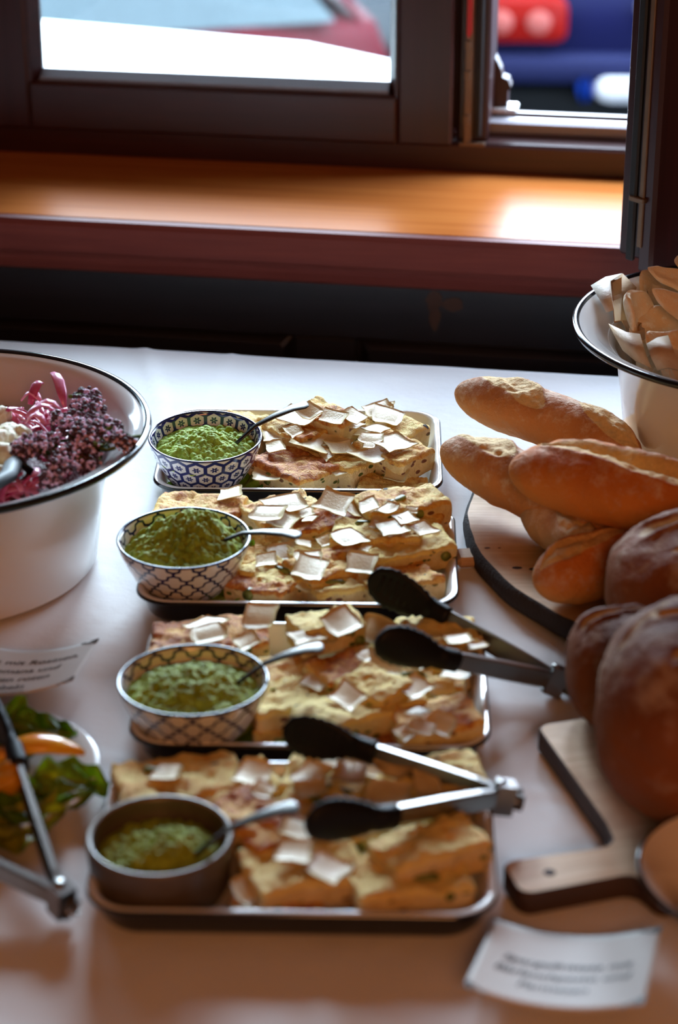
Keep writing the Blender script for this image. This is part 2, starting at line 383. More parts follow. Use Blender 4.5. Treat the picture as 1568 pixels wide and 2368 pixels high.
M['bud'] = plain('pink_bud', srgb(226, 190, 218), .55, .3, 300); M['calyx'] = plain('dark_calyx', srgb(78, 46, 52), .6, .4, 300)
M['stem'] = plain('herb_stem', srgb(86, 82, 36), .5); M['herb_leaf'] = leafy('herb_leaf', srgb(28, 58, 8), srgb(70, 104, 24))

# ------------------------------------------------------------------ the room (built in the turned frame of the window wall: x along it, y outwards)
def room(o): o.location = WO; o.rotation_euler = (0, 0, YAW); return o
UL, UR, UM0, UM1 = -.505, .862, .155, .203           # the two casements in view and their mullion
UA, UB = -1.17, UR                                     # one more casement to the left, out of view
ZS, ZF, ZT = .862, .902, 1.66                          # sill top, bottom frame top, head
XL, XR, YB, ZC = -3.2, 3.0, -5.2, 2.9
b = MB().box(XL, XR, YB, .12, -.05, 0)
struct(room(b.obj('floor', M['floor'])), 'brown boarded floor of the room', 'floor')
b = MB().box(XL, XR, YB, .12, ZC, ZC+.1)
struct(room(b.obj('ceiling', M['ceil'])), 'pale ceiling of the room', 'ceiling')
b = MB().box(XL-.12, XL, YB, .12, 0, ZC); struct(room(b.obj('wall_left', M['wall'])), 'cream side wall left of the window', 'wall')
b = MB().box(XR, XR+.12, YB, .12, 0, ZC); struct(room(b.obj('wall_right', M['wall'])), 'cream side wall right of the window', 'wall')
b = MB().box(XL-.12, XR+.12, YB-.12, YB, 0, ZC); struct(room(b.obj('wall_front', M['wall'])), 'cream wall opposite the window', 'wall')
# window wall: breast below the sill, piers and head
b = MB()
b.box(XL, XR, -.255, .12, 0, .822, 1)
b.box(XL, UA-.09, -.255, .12, .822, ZC, 0); b.box(UB+.09, XR, -.255, .12, .822, ZC, 0)
b.box(UA-.09, UB+.09, -.255, .12, ZT+.06, ZC, 0)
b.box(-9, 9, .121, .5, ZC+.11, 11, 0)  # unseen upper facade, added to block part of the sky over the street
wb = struct(room(b.obj('wall_back', [M['wall'], M['panel']])), 'dark panelled window wall behind the buffet table', 'wall')
# panelling: stiles and rails stand proud, fielded panels sit between them
fr = MB().box(XL, XR, -.27, -.2545, .712, .822, 0, .003).box(XL, XR, -.27, -.2545, 0, .14, 0, .003)
pw = .55; edges = []
k = 0
u = .1306 - pw*6
while u < XR:
    edges.append(u); u += pw + .081
for e in edges: fr.box(e+0, e+.081, -.27, -.2545, .14, .712, 0, .003)
fr.obj('panel_frame', M['panel'], wb)
for e in edges:
    q = MB(); x0, x1 = e+.081+.004, e+.081+pw-.004
    rings = [rrect((x1-x0)/2, .284, .004, 0, 1), rrect((x1-x0)/2-.012, .272, .004, .011, 1), rrect((x1-x0)/2-.03, .254, .004, .011, 1), rrect((x1-x0)/2-.05, .234, .004, .004, 1)]
    V, F = loft(rings, False, True); V = [(x+(x0+x1)/2, -.2545-z, y+.426) for x, y, z in V]
    F = [f[::-1] for f in F]
    q.add(V, F).obj('panel', M['panel'], wb, smooth=False)
for su, sz, sw, sh in ((.166, .772, .012, .014), (.19, .768, .016, .010), (.168, .748, .007, .016)):
    V = [(su+sw*math.cos(t)*random.uniform(.7, 1.2), -.2712, sz+sh*math.sin(t)*random.uniform(.7, 1.2)) for t in np.linspace(0, 2*PI, 12, endpoint=False)]
    q = MB().prism([(v[0], v[2]) for v in V], -.2709, -.2700, 1); q.obj('worn_patch', M['stain'], wb)
# sill board with its nosing
s = MB().box(UA-.09, UB+.09, -.284, .03, .822, ZS, 0, .003)
sill = struct(room(s.obj('trim_1', M['sill'])), 'broad orange-brown varnished window sill board', 'sill')
s = MB().prism([(-.283, .8615), (-.297, .8615), (-.303, .855), (-.303, .822), (-.297, .815), (-.283, .815)], UA-.14, UB+.14, 0)
s.obj('nosing', M['nosing'], sill)
s = MB().prism([(-.271, .815), (-.286, .815), (-.283, .803), (-.277, .79), (-.271, .786)], UA-.14, UB+.14, 0)
s.obj('moulding', M['nosing'], sill)
# fixed window frame with mullion
s = MB()
s.prism([(-.0, ZS), (0, ZF-.004), (.004, ZF), (.03, ZF+.003), (.03, ZS)], UA-.06, UB+.06, 0)
s.prism([(.03, ZS), (.03, .908), (.08, .918), (.085, .925), (.11, .921), (.11, ZS)], UA-.06, UB+.06, 0)
s.box(UL-.09, UL-.0, 0, .11, ZS, ZT+.06, 1, .003); s.box(UR, UR+.09, 0, .11, ZS, ZT+.06, 1, .003)
s.box(UA-.09, UA, 0, .11, ZS, ZT+.06, 1, .003); s.box(UB, UB+.09, 0, .11, ZS, ZT+.06, 1, .003)
s.box(UA-.09, UB+.09, 0, .11, ZT, ZT+.06, 0, .003)
s.box(UM0-.012, UM0+.0155, .048, .1, ZF-.002, ZT, 1); s.box(UM0+.006, UM1, .012, .11, ZF-.002, ZT, 1, .003)
w1 = struct(room(s.obj('window_1', [M['mahogany'], M['mahogany_v']])), 'dark red wooden window frame with mullion', 'window')
a = MB().prism([(.036, .908), (.036, .922), (.044, .926), (.056, .926), (.06, .914), (.06, .908)], UM1, UR, 0); a.obj('rain_rail', M['alu'], w1)
a = MB().box(.178, .181, -.002, .012, .905, ZT-.1).box(.1705, .1785, -.003, .012, .900, 1.6, 0, .001); a.obj('lock_strip', M['brass'], w1)
a = MB().box(.186, .194, .002, .014, .91, ZT-.01, 0, .002); a.obj('gasket', M['gasket'], w1)
a = MB()
for zz in (.93, .99, 1.03): a.box(.170, .179, -.006, -.002, zz, zz+.012, 0, .001)
a.box(.165, .2, -.004, .004, .8985, .904, 0, .001); a.obj('keeper', M['brass'], w1)
a = MB().prism([(.1725, 1.052), (.1755, 1.046), (.179, 1.052), (.179, 1.14), (.1725, 1.14)], -.009, -.003, 1); a.obj('red_tag', M['red_paint'], w1)['label'] = 'red plastic tag'
pr = [(.185, .934), (.222, .934), (.222, .955), (.226, .962), (.222, .972), (.214, .975), (.212, .985), (.207, .995), (.203, 1.002), (.198, 1.004), (.198, ZT-.02), (.185, ZT-.02)]
a = MB().prism(pr, .078, .105, 1); a.obj('astragal', M['mahogany_v'], w1)
a = MB().box(.182, .236, .066, .108, .9255, .934, 0, .002); a.obj('sill_horn', M['plate'], w1)['label'] = 'white painted sill horn'
def sash(name, label, w_, loc=None, rot=0):
    """casement: local x 0..w along the sash, y 0 (room face) .. .062, z from the bottom"""
    h = ZT - .9; st = .074; r = MB()
    for x0, x1, z0, z1, m in ((0, st, 0, h, 1), (w_-st, w_, 0, h, 1), (st, w_-st, 0, .066, 0), (st, w_-st, h-.066, h, 0)):
        r.box(x0, x1, 0, .022, z0, z1, m, .004); r.box(x0+(.012 if x0 == 0 else 0), x1-(.012 if x1 == w_ else 0), .0222, .062, z0+(.01 if z0 == 0 else 0), z1, m, .003)
    o = r.obj(name, [M['mahogany'], M['mahogany_v']])
    bd = MB(); i0, i1, j0, j1 = st, w_-st, .066, h-.066; t = .014
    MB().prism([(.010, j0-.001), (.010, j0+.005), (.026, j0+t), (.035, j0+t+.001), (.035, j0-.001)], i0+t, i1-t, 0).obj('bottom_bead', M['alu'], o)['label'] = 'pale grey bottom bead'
    bd.prism([(.004, j1+.001), (.004, j1-.004), (.026, j1-t), (.034, j1-t), (.034, j1+.001)], i0, i1, 0)
    for sx, e in ((i0, 1), (i1, -1)):
        bd.prism([(sx-e*.001, .004), (sx+e*.004, .004), (sx+e*t, .026), (sx+e*t, .034), (sx-e*.001, .034)], j0, j1, 2)
    bd.obj('glazing_bead', M['mahogany'], o)
    MB().box(i0+.002, i1-.002, .036, .042, j0+.002, j1-.002).obj('pane', M['glass'], o)
    struct(o, label, 'window'); return o
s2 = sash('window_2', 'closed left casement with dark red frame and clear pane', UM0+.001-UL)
s2.location = wall_pt(UL, -.016, .9); s2.rotation_euler = (0, 0, YAW)
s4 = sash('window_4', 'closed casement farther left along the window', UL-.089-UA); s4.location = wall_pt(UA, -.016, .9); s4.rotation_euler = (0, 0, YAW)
# the right casement stands open into the room, hinged at the right jamb
he = Vector(wall_pt(UR+.005, -.02, 0)); fe = on(1503, 640, .9); fe.z = 0; wd = (fe-he).length; an = math.atan2((he-fe).y, (he-fe).x)
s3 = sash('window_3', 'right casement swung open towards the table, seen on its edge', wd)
s3.location = (fe.x, fe.y, .9); s3.rotation_euler = (0, 0, an)
MB().box(-.004, .003, .0255, .037, .012, ZT-.92, 0, .002).obj('gasket', M['gasket'], s3)
MB().box(-.0025, .003, .0145, .0215, .03, ZT-.92, 0, .001).obj('lock_strip', M['brass'], s3)
MB().box(-.006, .002, .012, .034, .082, .088, 0, .001).obj('keeper', M['brass'], s3)

# ------------------------------------------------------------------ street and parked cars behind the glass
SZ = -.8
n = N('asphalt'); n.bump(n.noise(60), .004); asphalt = n.fin(n.mix(n.noise(8, 5), (.010, .013, .017), (.017, .021, .026)), .9, spec=.05)
struct(room(MB().box(-30, 30, 1.9, 40, SZ-.2, SZ).obj('street', asphalt)), 'grey asphalt street outside the window', 'street')
struct(room(MB().box(-30, 30, .121, 1.95, SZ-.2, SZ+.06, 0, .02).obj('pavement', plain('pavement_slabs', (.06, .06, .06), .9, .1, 3))), 'pale pavement strip beneath the window outside', 'pavement')
def paint(name, c): return plain(name, c, .4, .02, 3, spec=.04)
def car(name, label, pos, rz, col, L=4.1, W=1.74, H=1.45, gm=None):
    gm = gm or M['glassy_black']
    r = thing(name, label, 'car', pos, (0, 0, rz)); pm = paint(name+'_paint', col); hw = W/2
    # lower body: stations along x, front at +x
    st = [(-L/2, .40, .80, .80), (-L/2+.06, .26, .92, .90), (-L/2+.5, .2, .97, .98), (-.3, .18, .95, 1), (.6, .18, .93, 1), (L/2-.9, .18, .90, .99), (L/2-.3, .2, .80, .93), (L/2-.03, .3, .62, .80), (L/2, .4, .55, .7)]
    rings = [[(x, y*hw*wf, z) for y, z in ((-.96, z0), (-1, z0+.12), (-1, z1-.16), (-.95, z1-.04), (-.85, z1), (0, z1+.015), (.85, z1), (.95, z1-.04), (1, z1-.16), (1, z0+.12), (.96, z0))] for x, z0, z1, wf in st]
    V, F = loft(rings, True, True); mk('body', V, F, pm, r)
    # greenhouse
    g = [(-L/2+.10, .94, .80), (-L/2+.34, H-.13, .70), (-L/2+.42, H-.095, .705), (-L/2+.75, H-.04, .71), (-.5, H, .71), (.35, H-.03, .70), (L/2-1.05, .92, .82)]
    rr = []
    for x, z, wf in g: rr.append([(x, y*hw*wf, zz) for y, zz in ((-1, z-.05), (-.97, z-.012), (-.8, z), (0, z+.012), (.8, z), (.97, z-.012), (1, z-.05))])
    V, F = loft(rr); F = [f for f in F]
    n7 = 7; V, F = [p for q in rr for p in q], [(i*n7+j, i*n7+j+1, (i+1)*n7+j+1, (i+1)*n7+j) for i in range(6) for j in range(6)]
    mk('roof', V, F, pm, r)
    for sy in (-1, 1):
        wn = MB(); y0 = sy*hw*.905; y1 = sy*hw*.715
        pl = [(g[0][0]+.12, .95), (g[6][0]-.12, .93), (.33, H-.08), (g[2][0]+.06, H-.14)]
        out = [(x, y0 if z < 1 else y1, z) for x, z in pl]; inn = [(x, y*.9, z) for x, y, z in out]
        wn.add(out+inn, [(0, 1, 2, 3), (7, 6, 5, 4), (0, 4, 5, 1), (1, 5, 6, 2), (2, 6, 7, 3), (3, 7, 4, 0)]); wn.obj('side_window', gm, r)
    for a_, b_, nm in ((g[0], g[1], 'rear_window'), (g[6], g[5], 'windscreen')):
        sg = -.012 if a_ is g[0] else .012
        V = [(a_[0]+sg, -hw*.72, a_[1]+.04), (a_[0]+sg, hw*.72, a_[1]+.04), (b_[0]+sg, hw*.62, b_[1]-.03), (b_[0]+sg, -hw*.62, b_[1]-.03)]
        V += [(x-sg, y, z-.02) for x, y, z in V]
        mk(nm, V, [(0, 1, 2, 3), (7, 6, 5, 4), (0, 4, 5, 1), (1, 5, 6, 2), (2, 6, 7, 3), (3, 7, 4, 0)], gm, r, False)
    for x in (-L/2+.75, L/2-.8):
        for sy in (-1, 1):
            V, F, _ = lathe([(0, 0), (.19, 0), (.21, .02), (.30, .02), (.315, -.02), (.315, -.17), (0, -.17)], 28)
            V = [(x+a1, sy*(hw+.01+c1), .315+b1) for a1, b1, c1 in V]; mk('wheel', V, F if sy > 0 else [f[::-1] for f in F], M['tyre'], r)
    return r
n = N('tail_lamp_red'); lampm = n.fin(n.mix(n.noise(9), (.15, .005, .004), (.2, .007, .005)), .3, spec=.05)
wc = car('white_car', 'white car parked right outside the closed casement', (-1.50, 4.42, SZ), YAW+PI, (.82, .83, .83), 4.2, 1.74, 1.45)
rc = car('red_car', 'red car parked across the street behind the white car', (-1.92, 7.42, SZ), PI+math.radians(13), (.09, .004, .011), 4.0, 1.72, 1.42, M['sky_painted_glass'])
bc = car('blue_car', 'dark blue car seen from behind through the open window', (1.17, 9.55, SZ), PI/2-.04, (.0025, .0035, .026), 4.1, 1.8, 1.48)
BX = -2.05
def rear(name, x, y0, y1, z0, z1, mat, dep=.05, label=None):
    V, F = loft([[(x-dd, (y0+y1)/2+p[0]*sc_, (z0+z1)/2+p[1]*sc_) for p in rrect((y1-y0)/2, (z1-z0)/2, min(.04, (z1-z0)*.45), 0, 4)] for dd, sc_ in ((-.12, 1), (dep*.6, 1), (dep, .88))], True, True)
    o = mk(name, V, F, mat, bc)
    if label: o['label'] = label
    return o
for sy in (-1, 1):
    tl = rear('tail_lamp', BX, min(sy*.30, sy*.72), max(sy*.30, sy*.72), .785, .935, lampm, .06)
    for yy in (.40, .53):
        V, F, _ = lathe([(0, .012), (.03, .012), (.042, 0)], 20); mk('reflector', [(BX-.062-c_, sy*yy+a_, .86+b_) for a_, b_, c_ in V], F, plain('lamp_lens', (.3, .08, .07), .3, spec=.1), tl)
rear('bumper', BX, -.86, .86, .655, .745, paint('bumper_paint', (.012, .015, .05)), .10)
rear('lower_valance', BX, -.84, .84, .22, .635, plain('dark_valance', (.004, .005, .006), .6, spec=.05), .07)
pl = rear('number_plate', BX, -.25, .21, .595, .685, plain('white_plate', (.5, .52, .55), .4), .125); pl['label'] = 'white number plate'
rear('plate_band', BX, .21, .262, .595, .685, plain('blue_band', (.006, .03, .22), .4, spec=.05), .127)['label'] = 'blue band'
rear('badge', BX, -.06, .06, .86, .93, M['alu'], .05)

# ------------------------------------------------------------------ table and cloth
ZT0 = .75
tb = thing('buffet_table', 'wooden buffet table hidden under the white cloth', 'table', wall_pt(.2, -1.25, 0), (0, 0, YAW))
MB().box(-.93, .93, -.80, .795, .72, .7465, 0, .004).obj('tabletop', M['table'], tb)
for sx in (-1, 1):
    for sy in (-1, 1): MB().box(sx*.85-.035, sx*.85+.035, sy*.7-.035, sy*.7+.035, 0, .72, 0, .004).obj('leg', M['table'], tb)
hv0, hv1 = -.83, .826; HU = .97; RC = .10; nu, nv = 260, 220
rows = np.concatenate([np.linspace(hv0, hv1, nv)]); V = []
def hu(v):
    d = 0
    for e in (v-hv0, hv1-v):
        if e < RC: d = max(d, RC-math.sqrt(max(0, RC*RC-(RC-e)**2)))
    return HU-d
for v in rows:
    h = hu(v)
    for i in range(nu): V.append((-h+2*h*i/(nu-1), v, 0))
V = np.array(V)
zz = -.0012 + .0008*fbm(V, 5, 3, 3) + .0004*noise(V, 24, 5)
def crease(x0, y0, dx, dy, amp, wd, ln=9):
    l = math.hypot(dx, dy); t = ((V[:, 0]-x0)*dx+(V[:, 1]-y0)*dy)/l; q = ((V[:, 0]-x0)*dy-(V[:, 1]-y0)*dx)/l
    return amp*np.exp(-(q/wd)**2)*(np.abs(t) < ln)
for a in ((-.26, .5, .35, -1, .0022, .007), (.31, .5, -.16, 1, -.002, .006), (-.26, 0, 0, 1, .0012, .006), (0, -.12, 1, .02, .0014, .006), (0, .52, 1, 0, .001, .006), (.28, 0, .03, 1, .0012, .006)): zz = zz + crease(*a)
edge = np.minimum(np.minimum(V[:, 1]-hv0, hv1-V[:, 1]), HU-np.abs(V[:, 0]))
zz = np.minimum(zz, .0009) - .012*np.clip(1-edge/.02, 0, 1)**2
V[:, 2] = zz
F = [(j*nu+i, j*nu+i+1, (j+1)*nu+i+1, (j+1)*nu+i) for j in range(nv-1) for i in range(nu-1)]
loop = [i for i in range(nu)] + [j*nu+nu-1 for j in range(1, nv)] + [(nv-1)*nu+i for i in range(nu-2, -1, -1)] + [j*nu for j in range(nv-2, 0, -1)]
VL = V.tolist(); prev = loop; c0 = V.mean(0)
for k, (dz, fl) in enumerate(((-.02, .008), (-.07, .012), (-.16, .016), (-.27, .018))):
    cur = []
    for m, i in enumerate(loop):
        p = np.array(VL[i]); ex = np.clip((abs(p[0])-HU+RC)/RC, 0, 1)*np.sign(p[0]); ey = np.clip((max(p[1]-hv1, hv0-p[1])+RC)/RC, 0, 1)*np.sign(p[1]); l = math.hypot(ex, ey) or 1
        wv = fl*(1+.9*k/3*math.sin(m*.13)+.3*math.sin(m*.31))
        cur.append(len(VL)); VL.append([p[0]+ex/l*wv, p[1]+ey/l*wv, dz])
    nL = len(loop)
    F += [(prev[m], cur[m], cur[(m+1) % nL], prev[(m+1) % nL]) for m in range(nL)]; prev = cur
tc = mk('tablecloth', VL, F, M['linen'], loc=Vector(wall_pt(.2, -1.25, ZT0)), rot=(0, 0, YAW))
tag(tc, 'white linen tablecloth with fold creases spread over the buffet table', 'tablecloth')

# ------------------------------------------------------------------ enamel trays
ZB = ZT0 + .0015; TZ = ZB + .0035; RIMZ = ZB + .028
def tray(label, corners, yaw):
    (lx, ly), (rx, ry), (bx, by) = corners          # front left, front right, back right of the rim
    a, b_, c_ = on(lx, ly, RIMZ), on(rx, ry, RIMZ), on(bx, by, RIMZ)
    cx = (a+b_)/2; ux = Vector((math.cos(yaw), math.sin(yaw), 0)); uy = Vector((-math.sin(yaw), math.cos(yaw), 0))
    dep = (c_-b_).dot(uy); wid = (b_-a).dot(ux); ctr = cx + uy*(dep/2); ctr.z = ZB
    r = thing('enamel_tray', label, 'tray', ctr, (0, 0, yaw), 'enamel trays of frittata'); hx, hy = wid/2, dep/2
    h = RIMZ-ZB
    rg = [rrect(hx-.05, hy-.05, .01, .0035), rrect(hx-.020, hy-.020, .024, .0035), rrect(hx-.0145, hy-.0145, .027, .006), rrect(hx-.0085, hy-.0085, .03, h-.003), rrect(hx-.0065, hy-.0065, .031, h-.0008), rrect(hx-.004, hy-.004, .032, h), rrect(hx-.0018, hy-.0018, .033, h-.0006)]
    V, F = loft(rg, True); mk('dish', V, F, M['enamel'], r)
    rg = [rrect(hx-.0018, hy-.0018, .033, h-.0006), rrect(hx-.0002, hy-.0002, .034, h-.002), rrect(hx-.0002, hy-.0002, .034, h-.0035), rrect(hx-.0018, hy-.0018, .033, h-.005), rrect(hx-.0055, hy-.0055, .031, h-.0046)]
    V, F = loft(rg); mk('rim', V, F, M['enamel_edge'], r)
    rg = [rrect(hx-.006, hy-.006, .031, h-.0046), rrect(hx-.010, hy-.010, .03, .005), rrect(hx-.013, hy-.013, .028, .0008), rrect(hx-.022, hy-.022, .024, 0)]
    V, F = loft(rg, False, True); mk('outer_shell', V, F, M['enamel_dark'], r)
    return r, hx, hy
T1 = tray('white enamel tray farthest back, nearest the window, with blue hexagon bowl', [(346, 1128), (1028, 1138), (1019, 948)], -.022)
T2 = tray('second white enamel tray from the window, tongs resting on its front corner', [(305, 1392), (1064, 1402), (1057, 1168)], -.026)
T3 = tray('third white enamel tray from the window, between the two pairs of tongs', [(287, 1722), (1140, 1732), (1122, 1440)], -.026)
T4 = tray('nearest white enamel tray, holding the plain dark bowl', [(184, 2108), (1158, 2120), (1140, 1762)], -.024)
TN = ['farthest tray', 'second tray', 'third tray', 'nearest tray']
TR = [T1, T2, T3, T4]

# ------------------------------------------------------------------ dip bowls with pesto and spoons
def pesto_heap(label, loc, rot, R, base, hmax, seed, mat, k=1.0, peak=(0, 0)):
    nr, na = 80, 230; V = [(0, 0, 0)]
    for i in range(1, nr+1):
        for j in range(na): a = 2*PI*j/na; V.append((R*i/nr*math.cos(a), R*i/nr*math.sin(a), 0))
    V = np.array(V, float); rr = np.hypot(V[:, 0], V[:, 1])/R
    q = V.copy(); dome = np.exp(-((V[:, 0]-peak[0])**2+(V[:, 1]-peak[1])**2)/(R*.62)**2)
    rg = np.random.default_rng(seed); lump = .30*np.abs(fbm(q, 40, seed, 2))
    nb = int(950*k); pb = rg.uniform(-R, R, (nb, 2)); rb = rg.uniform(.0018, .0052, nb); hb = rg.uniform(0, .55, nb)
    for s0 in range(0, len(q), 2000):
        d2 = ((q[s0:s0+2000, None, :2]-pb[None])**2).sum(2); cap = np.sqrt(np.clip(rb**2-d2, 0, None)) + (hb-.35)*rb*(d2 < rb**2)
        lump[s0:s0+2000] += np.max(cap, axis=1)/.012
    lump += .10*noise(q, 300, seed+2)+.06*noise(q, 600, seed+6)
    z = base + hmax*dome*(1-rr**6) + .012*min(k, 1.15)*lump*(1-.5*rr**8)
    V[:, 2] = z - .003*rr**10
    F = [(0, 1+j, 1+(j+1) % na) for j in range(na)] + [(1+i*na+j, 1+(i+1)*na+j, 1+(i+1)*na+(j+1) % na, 1+i*na+(j+1) % na) for i in range(nr-1) for j in range(na)]
    # closed underside so that the heap is a body
    b0 = len(V); Vl = V.tolist() + [[R*.86*math.cos(2*PI*j/na), R*.86*math.sin(2*PI*j/na), base-.012] for j in range(na)] + [[0, 0, base-.014]]
    o0 = 1+(nr-1)*na
    F += [(o0+j, b0+j, b0+(j+1) % na, o0+(j+1) % na) for j in range(na)] + [(b0+j, b0+na, b0+(j+1) % na) for j in range(na)]
    o = mk('pesto', Vl, F, mat, loc=loc, rot=rot); return tag(o, label, 'pesto', 'bowls of green pesto', 'stuff')
def dip_bowl(label, ctr, R, H, tilt, mat, spin=0):
    r = thing('dip_bowl', label, 'bowl', ctr, (tilt, 0, 0), 'dip bowls on the trays')
    k = R/.06
    prof = [(.030*k, .004), (.036*k, .007), (.045*k, H*.34), (.052*k, H*.6), (.0575*k, H*.85), (R-.0012, H-.0012)]
    xs = np.linspace(0, 1, 26); pr = np.array(prof); t = np.concatenate([[0], np.cumsum(np.hypot(*np.diff(pr, axis=0).T))]); t /= t[-1]
    pr = np.stack([np.interp(xs, t, pr[:, 0]), np.interp(xs, t, pr[:, 1])], 1); pr[1:-1] = (pr[:-2]+2*pr[1:-1]+pr[2:])/4
    V, F, uv = lathe([tuple(p) for p in pr], 96); mk('wall', V, F, mat, r, uv=uv, rot=(0, 0, spin))
    inn = [(max(0, a-.0032), b+.0012) for a, b in pr][::-1]; inn[0] = (R-.0035, H-.0012)
    V, F, uv = lathe(inn+[(0, .0055)], 96); mk('inner_wall', V, F, mat, r, uv=uv, rot=(0, 0, spin))
    V, F, uv = lathe([(R-.0012, H-.0014), (R-.0006, H-.0004), (R-.0014, H+.0006), (R-.0026, H+.0006), (R-.0036, H-.0006), (R-.0035, H-.0014)], 96); mk('rim', V, F, M['rim_blue'], r)
    V, F, uv = lathe([(.031*k, .0045), (.029*k, 0), (.026*k, 0), (.025*k, .004), (0, .004)], 64); mk('foot', V, F, M['plate'], r)
    return r
BZ = TZ+.0006
B = []
def bowl_at(px, py, z): p = on(px, py, z); return p
c1 = bowl_at(475, 1004, BZ+.058); c2 = bowl_at(425, 1236, BZ+.060); c3 = bowl_at(446, 1562, BZ+.060); c4 = bowl_at(369, 1930, BZ+.046)
for c in (c1, c2, c3, c4): c.z = BZ
B1 = dip_bowl('small white bowl with blue hexagon flower pattern, on the farthest tray', c1, .060, .058, .07, M['hexbowl'], .3)
B2 = dip_bowl('small bowl with blue trellis pattern on the second tray from window', c2, .0635, .058, .03, M['latbowl'], .1)
B3 = dip_bowl('small bowl with blue trellis pattern on the third tray from window', c3, .0635, .056, -.02, M['latbowl'], .25)
r4 = thing('dip_bowl', 'plain dark grey straight-sided stoneware bowl on the nearest tray', 'bowl', c4, (0, 0, 0), 'dip bowls on the trays')
R4, H4 = .0545, .046
V, F, _ = lathe([(0, 0), (.046, 0), (.049, .002), (.0515, .008), (R4, H4-.002), (R4-.0005, H4-.0004), (R4-.0015, H4), (R4-.0035, H4), (R4-.0045, H4-.001), (R4-.0055, H4-.004), (.0455, .009), (.042, .006), (0, .005)], 96); mk('wall', V, F, M['stoneware'], r4)
V, F, _ = lathe([(R4-.0002, H4-.0012), (R4-.0012, H4+.0005), (R4-.003, H4+.0006), (R4-.0045, H4-.0008)], 96); mk('rim', V, F, plain('worn_rim_glaze', srgb(128, 118, 104), .35), r4)
def up(c, z): return Vector((c.x, c.y, c.z+z))
pesto_heap('fresh green pesto heaped in the blue hexagon bowl', c1, (.07, 0, 0), .0545, .043, .012, 11, M['pesto'], .8)
pesto_heap('rough green pesto piled high in the trellis bowl on the second tray', c2, (.03, 0, 0), .0575, .044, .028, 23, M['pesto_dark'], 1.25, (.008, .012))
pesto_heap('green pesto in the trellis bowl on the third tray', c3, (-.02, 0, 0), .0575, .043, .013, 37, M['pesto_dark'], .8)
pesto_heap('olive green pesto in the plain dark stoneware bowl', c4, (0, 0, 0), .0485, .027, .018, 45, M['pesto_dark'], 1.15, (.012, -.012))
def spoon(label, p0, p1, roll=0):
    """p0 where the handle meets the rim, p1 its free end"""
    p0, p1 = Vector(p0), Vector(p1); d = (p1-p0).normalized(); r = thing('teaspoon', label, 'spoon', p0, (0, 0, 0), 'spoons in the pesto')
    inn = -d*.030 + Vector((0, 0, -.014)); L = p1-p0; up_ = Vector((0, 0, 1))
    path = [inn*.9, inn*.5, Vector((0, 0, 0)), L*.35+Vector((0, 0, .002)), L*.7+Vector((0, 0, .002)), L*.9, L*.97, L]
    V, F = tube(path, [(.003, .0016), (.003, .0016), (.0034, .0015), (.0056, .0016), (.0080, .0015), (.0098, .0013), (.0080, .0012), (.002, .0008)], 12, up_); mk('handle', V, F, M['spoon'], r)
    c = inn*1.15; a = (-d); a.z = 0; a.normalize(); s_ = Vector((-a.y, a.x, 0)); V = []; n_ = 18
    for i in range(5):
        for j in range(n_):
            t = 2*PI*j/n_; q = i/4; V.append(c + a*(.017*q*math.cos(t)) + s_*(.012*q*math.sin(t)) + up_*(-.006*(1-q*q)))
    F = ringfaces(5, n_) ; F2 = list(F)
    V2 = [v-up_*.0012 for v in V]; F += [tuple(i+len(V) for i in f[::-1]) for f in F2]
    mk('spoon_bowl', V+V2, F, M['spoon'], r); return r
spoon('steel teaspoon sticking up from the pesto in the hexagon bowl', on(590, 985, BZ+.066), on(712, 932, BZ+.083))
spoon('steel teaspoon lying level across the rim of the second tray bowl', on(560, 1233, BZ+.066), on(697, 1237, BZ+.068))
spoon('dark steel teaspoon slanting out of the third tray bowl', on(612, 1534, BZ+.065), on(748, 1494, BZ+.077))
spoon('dark steel teaspoon slanting out of the plain stoneware bowl', on(528, 1918, BZ+.062), on(690, 1862, BZ+.074))

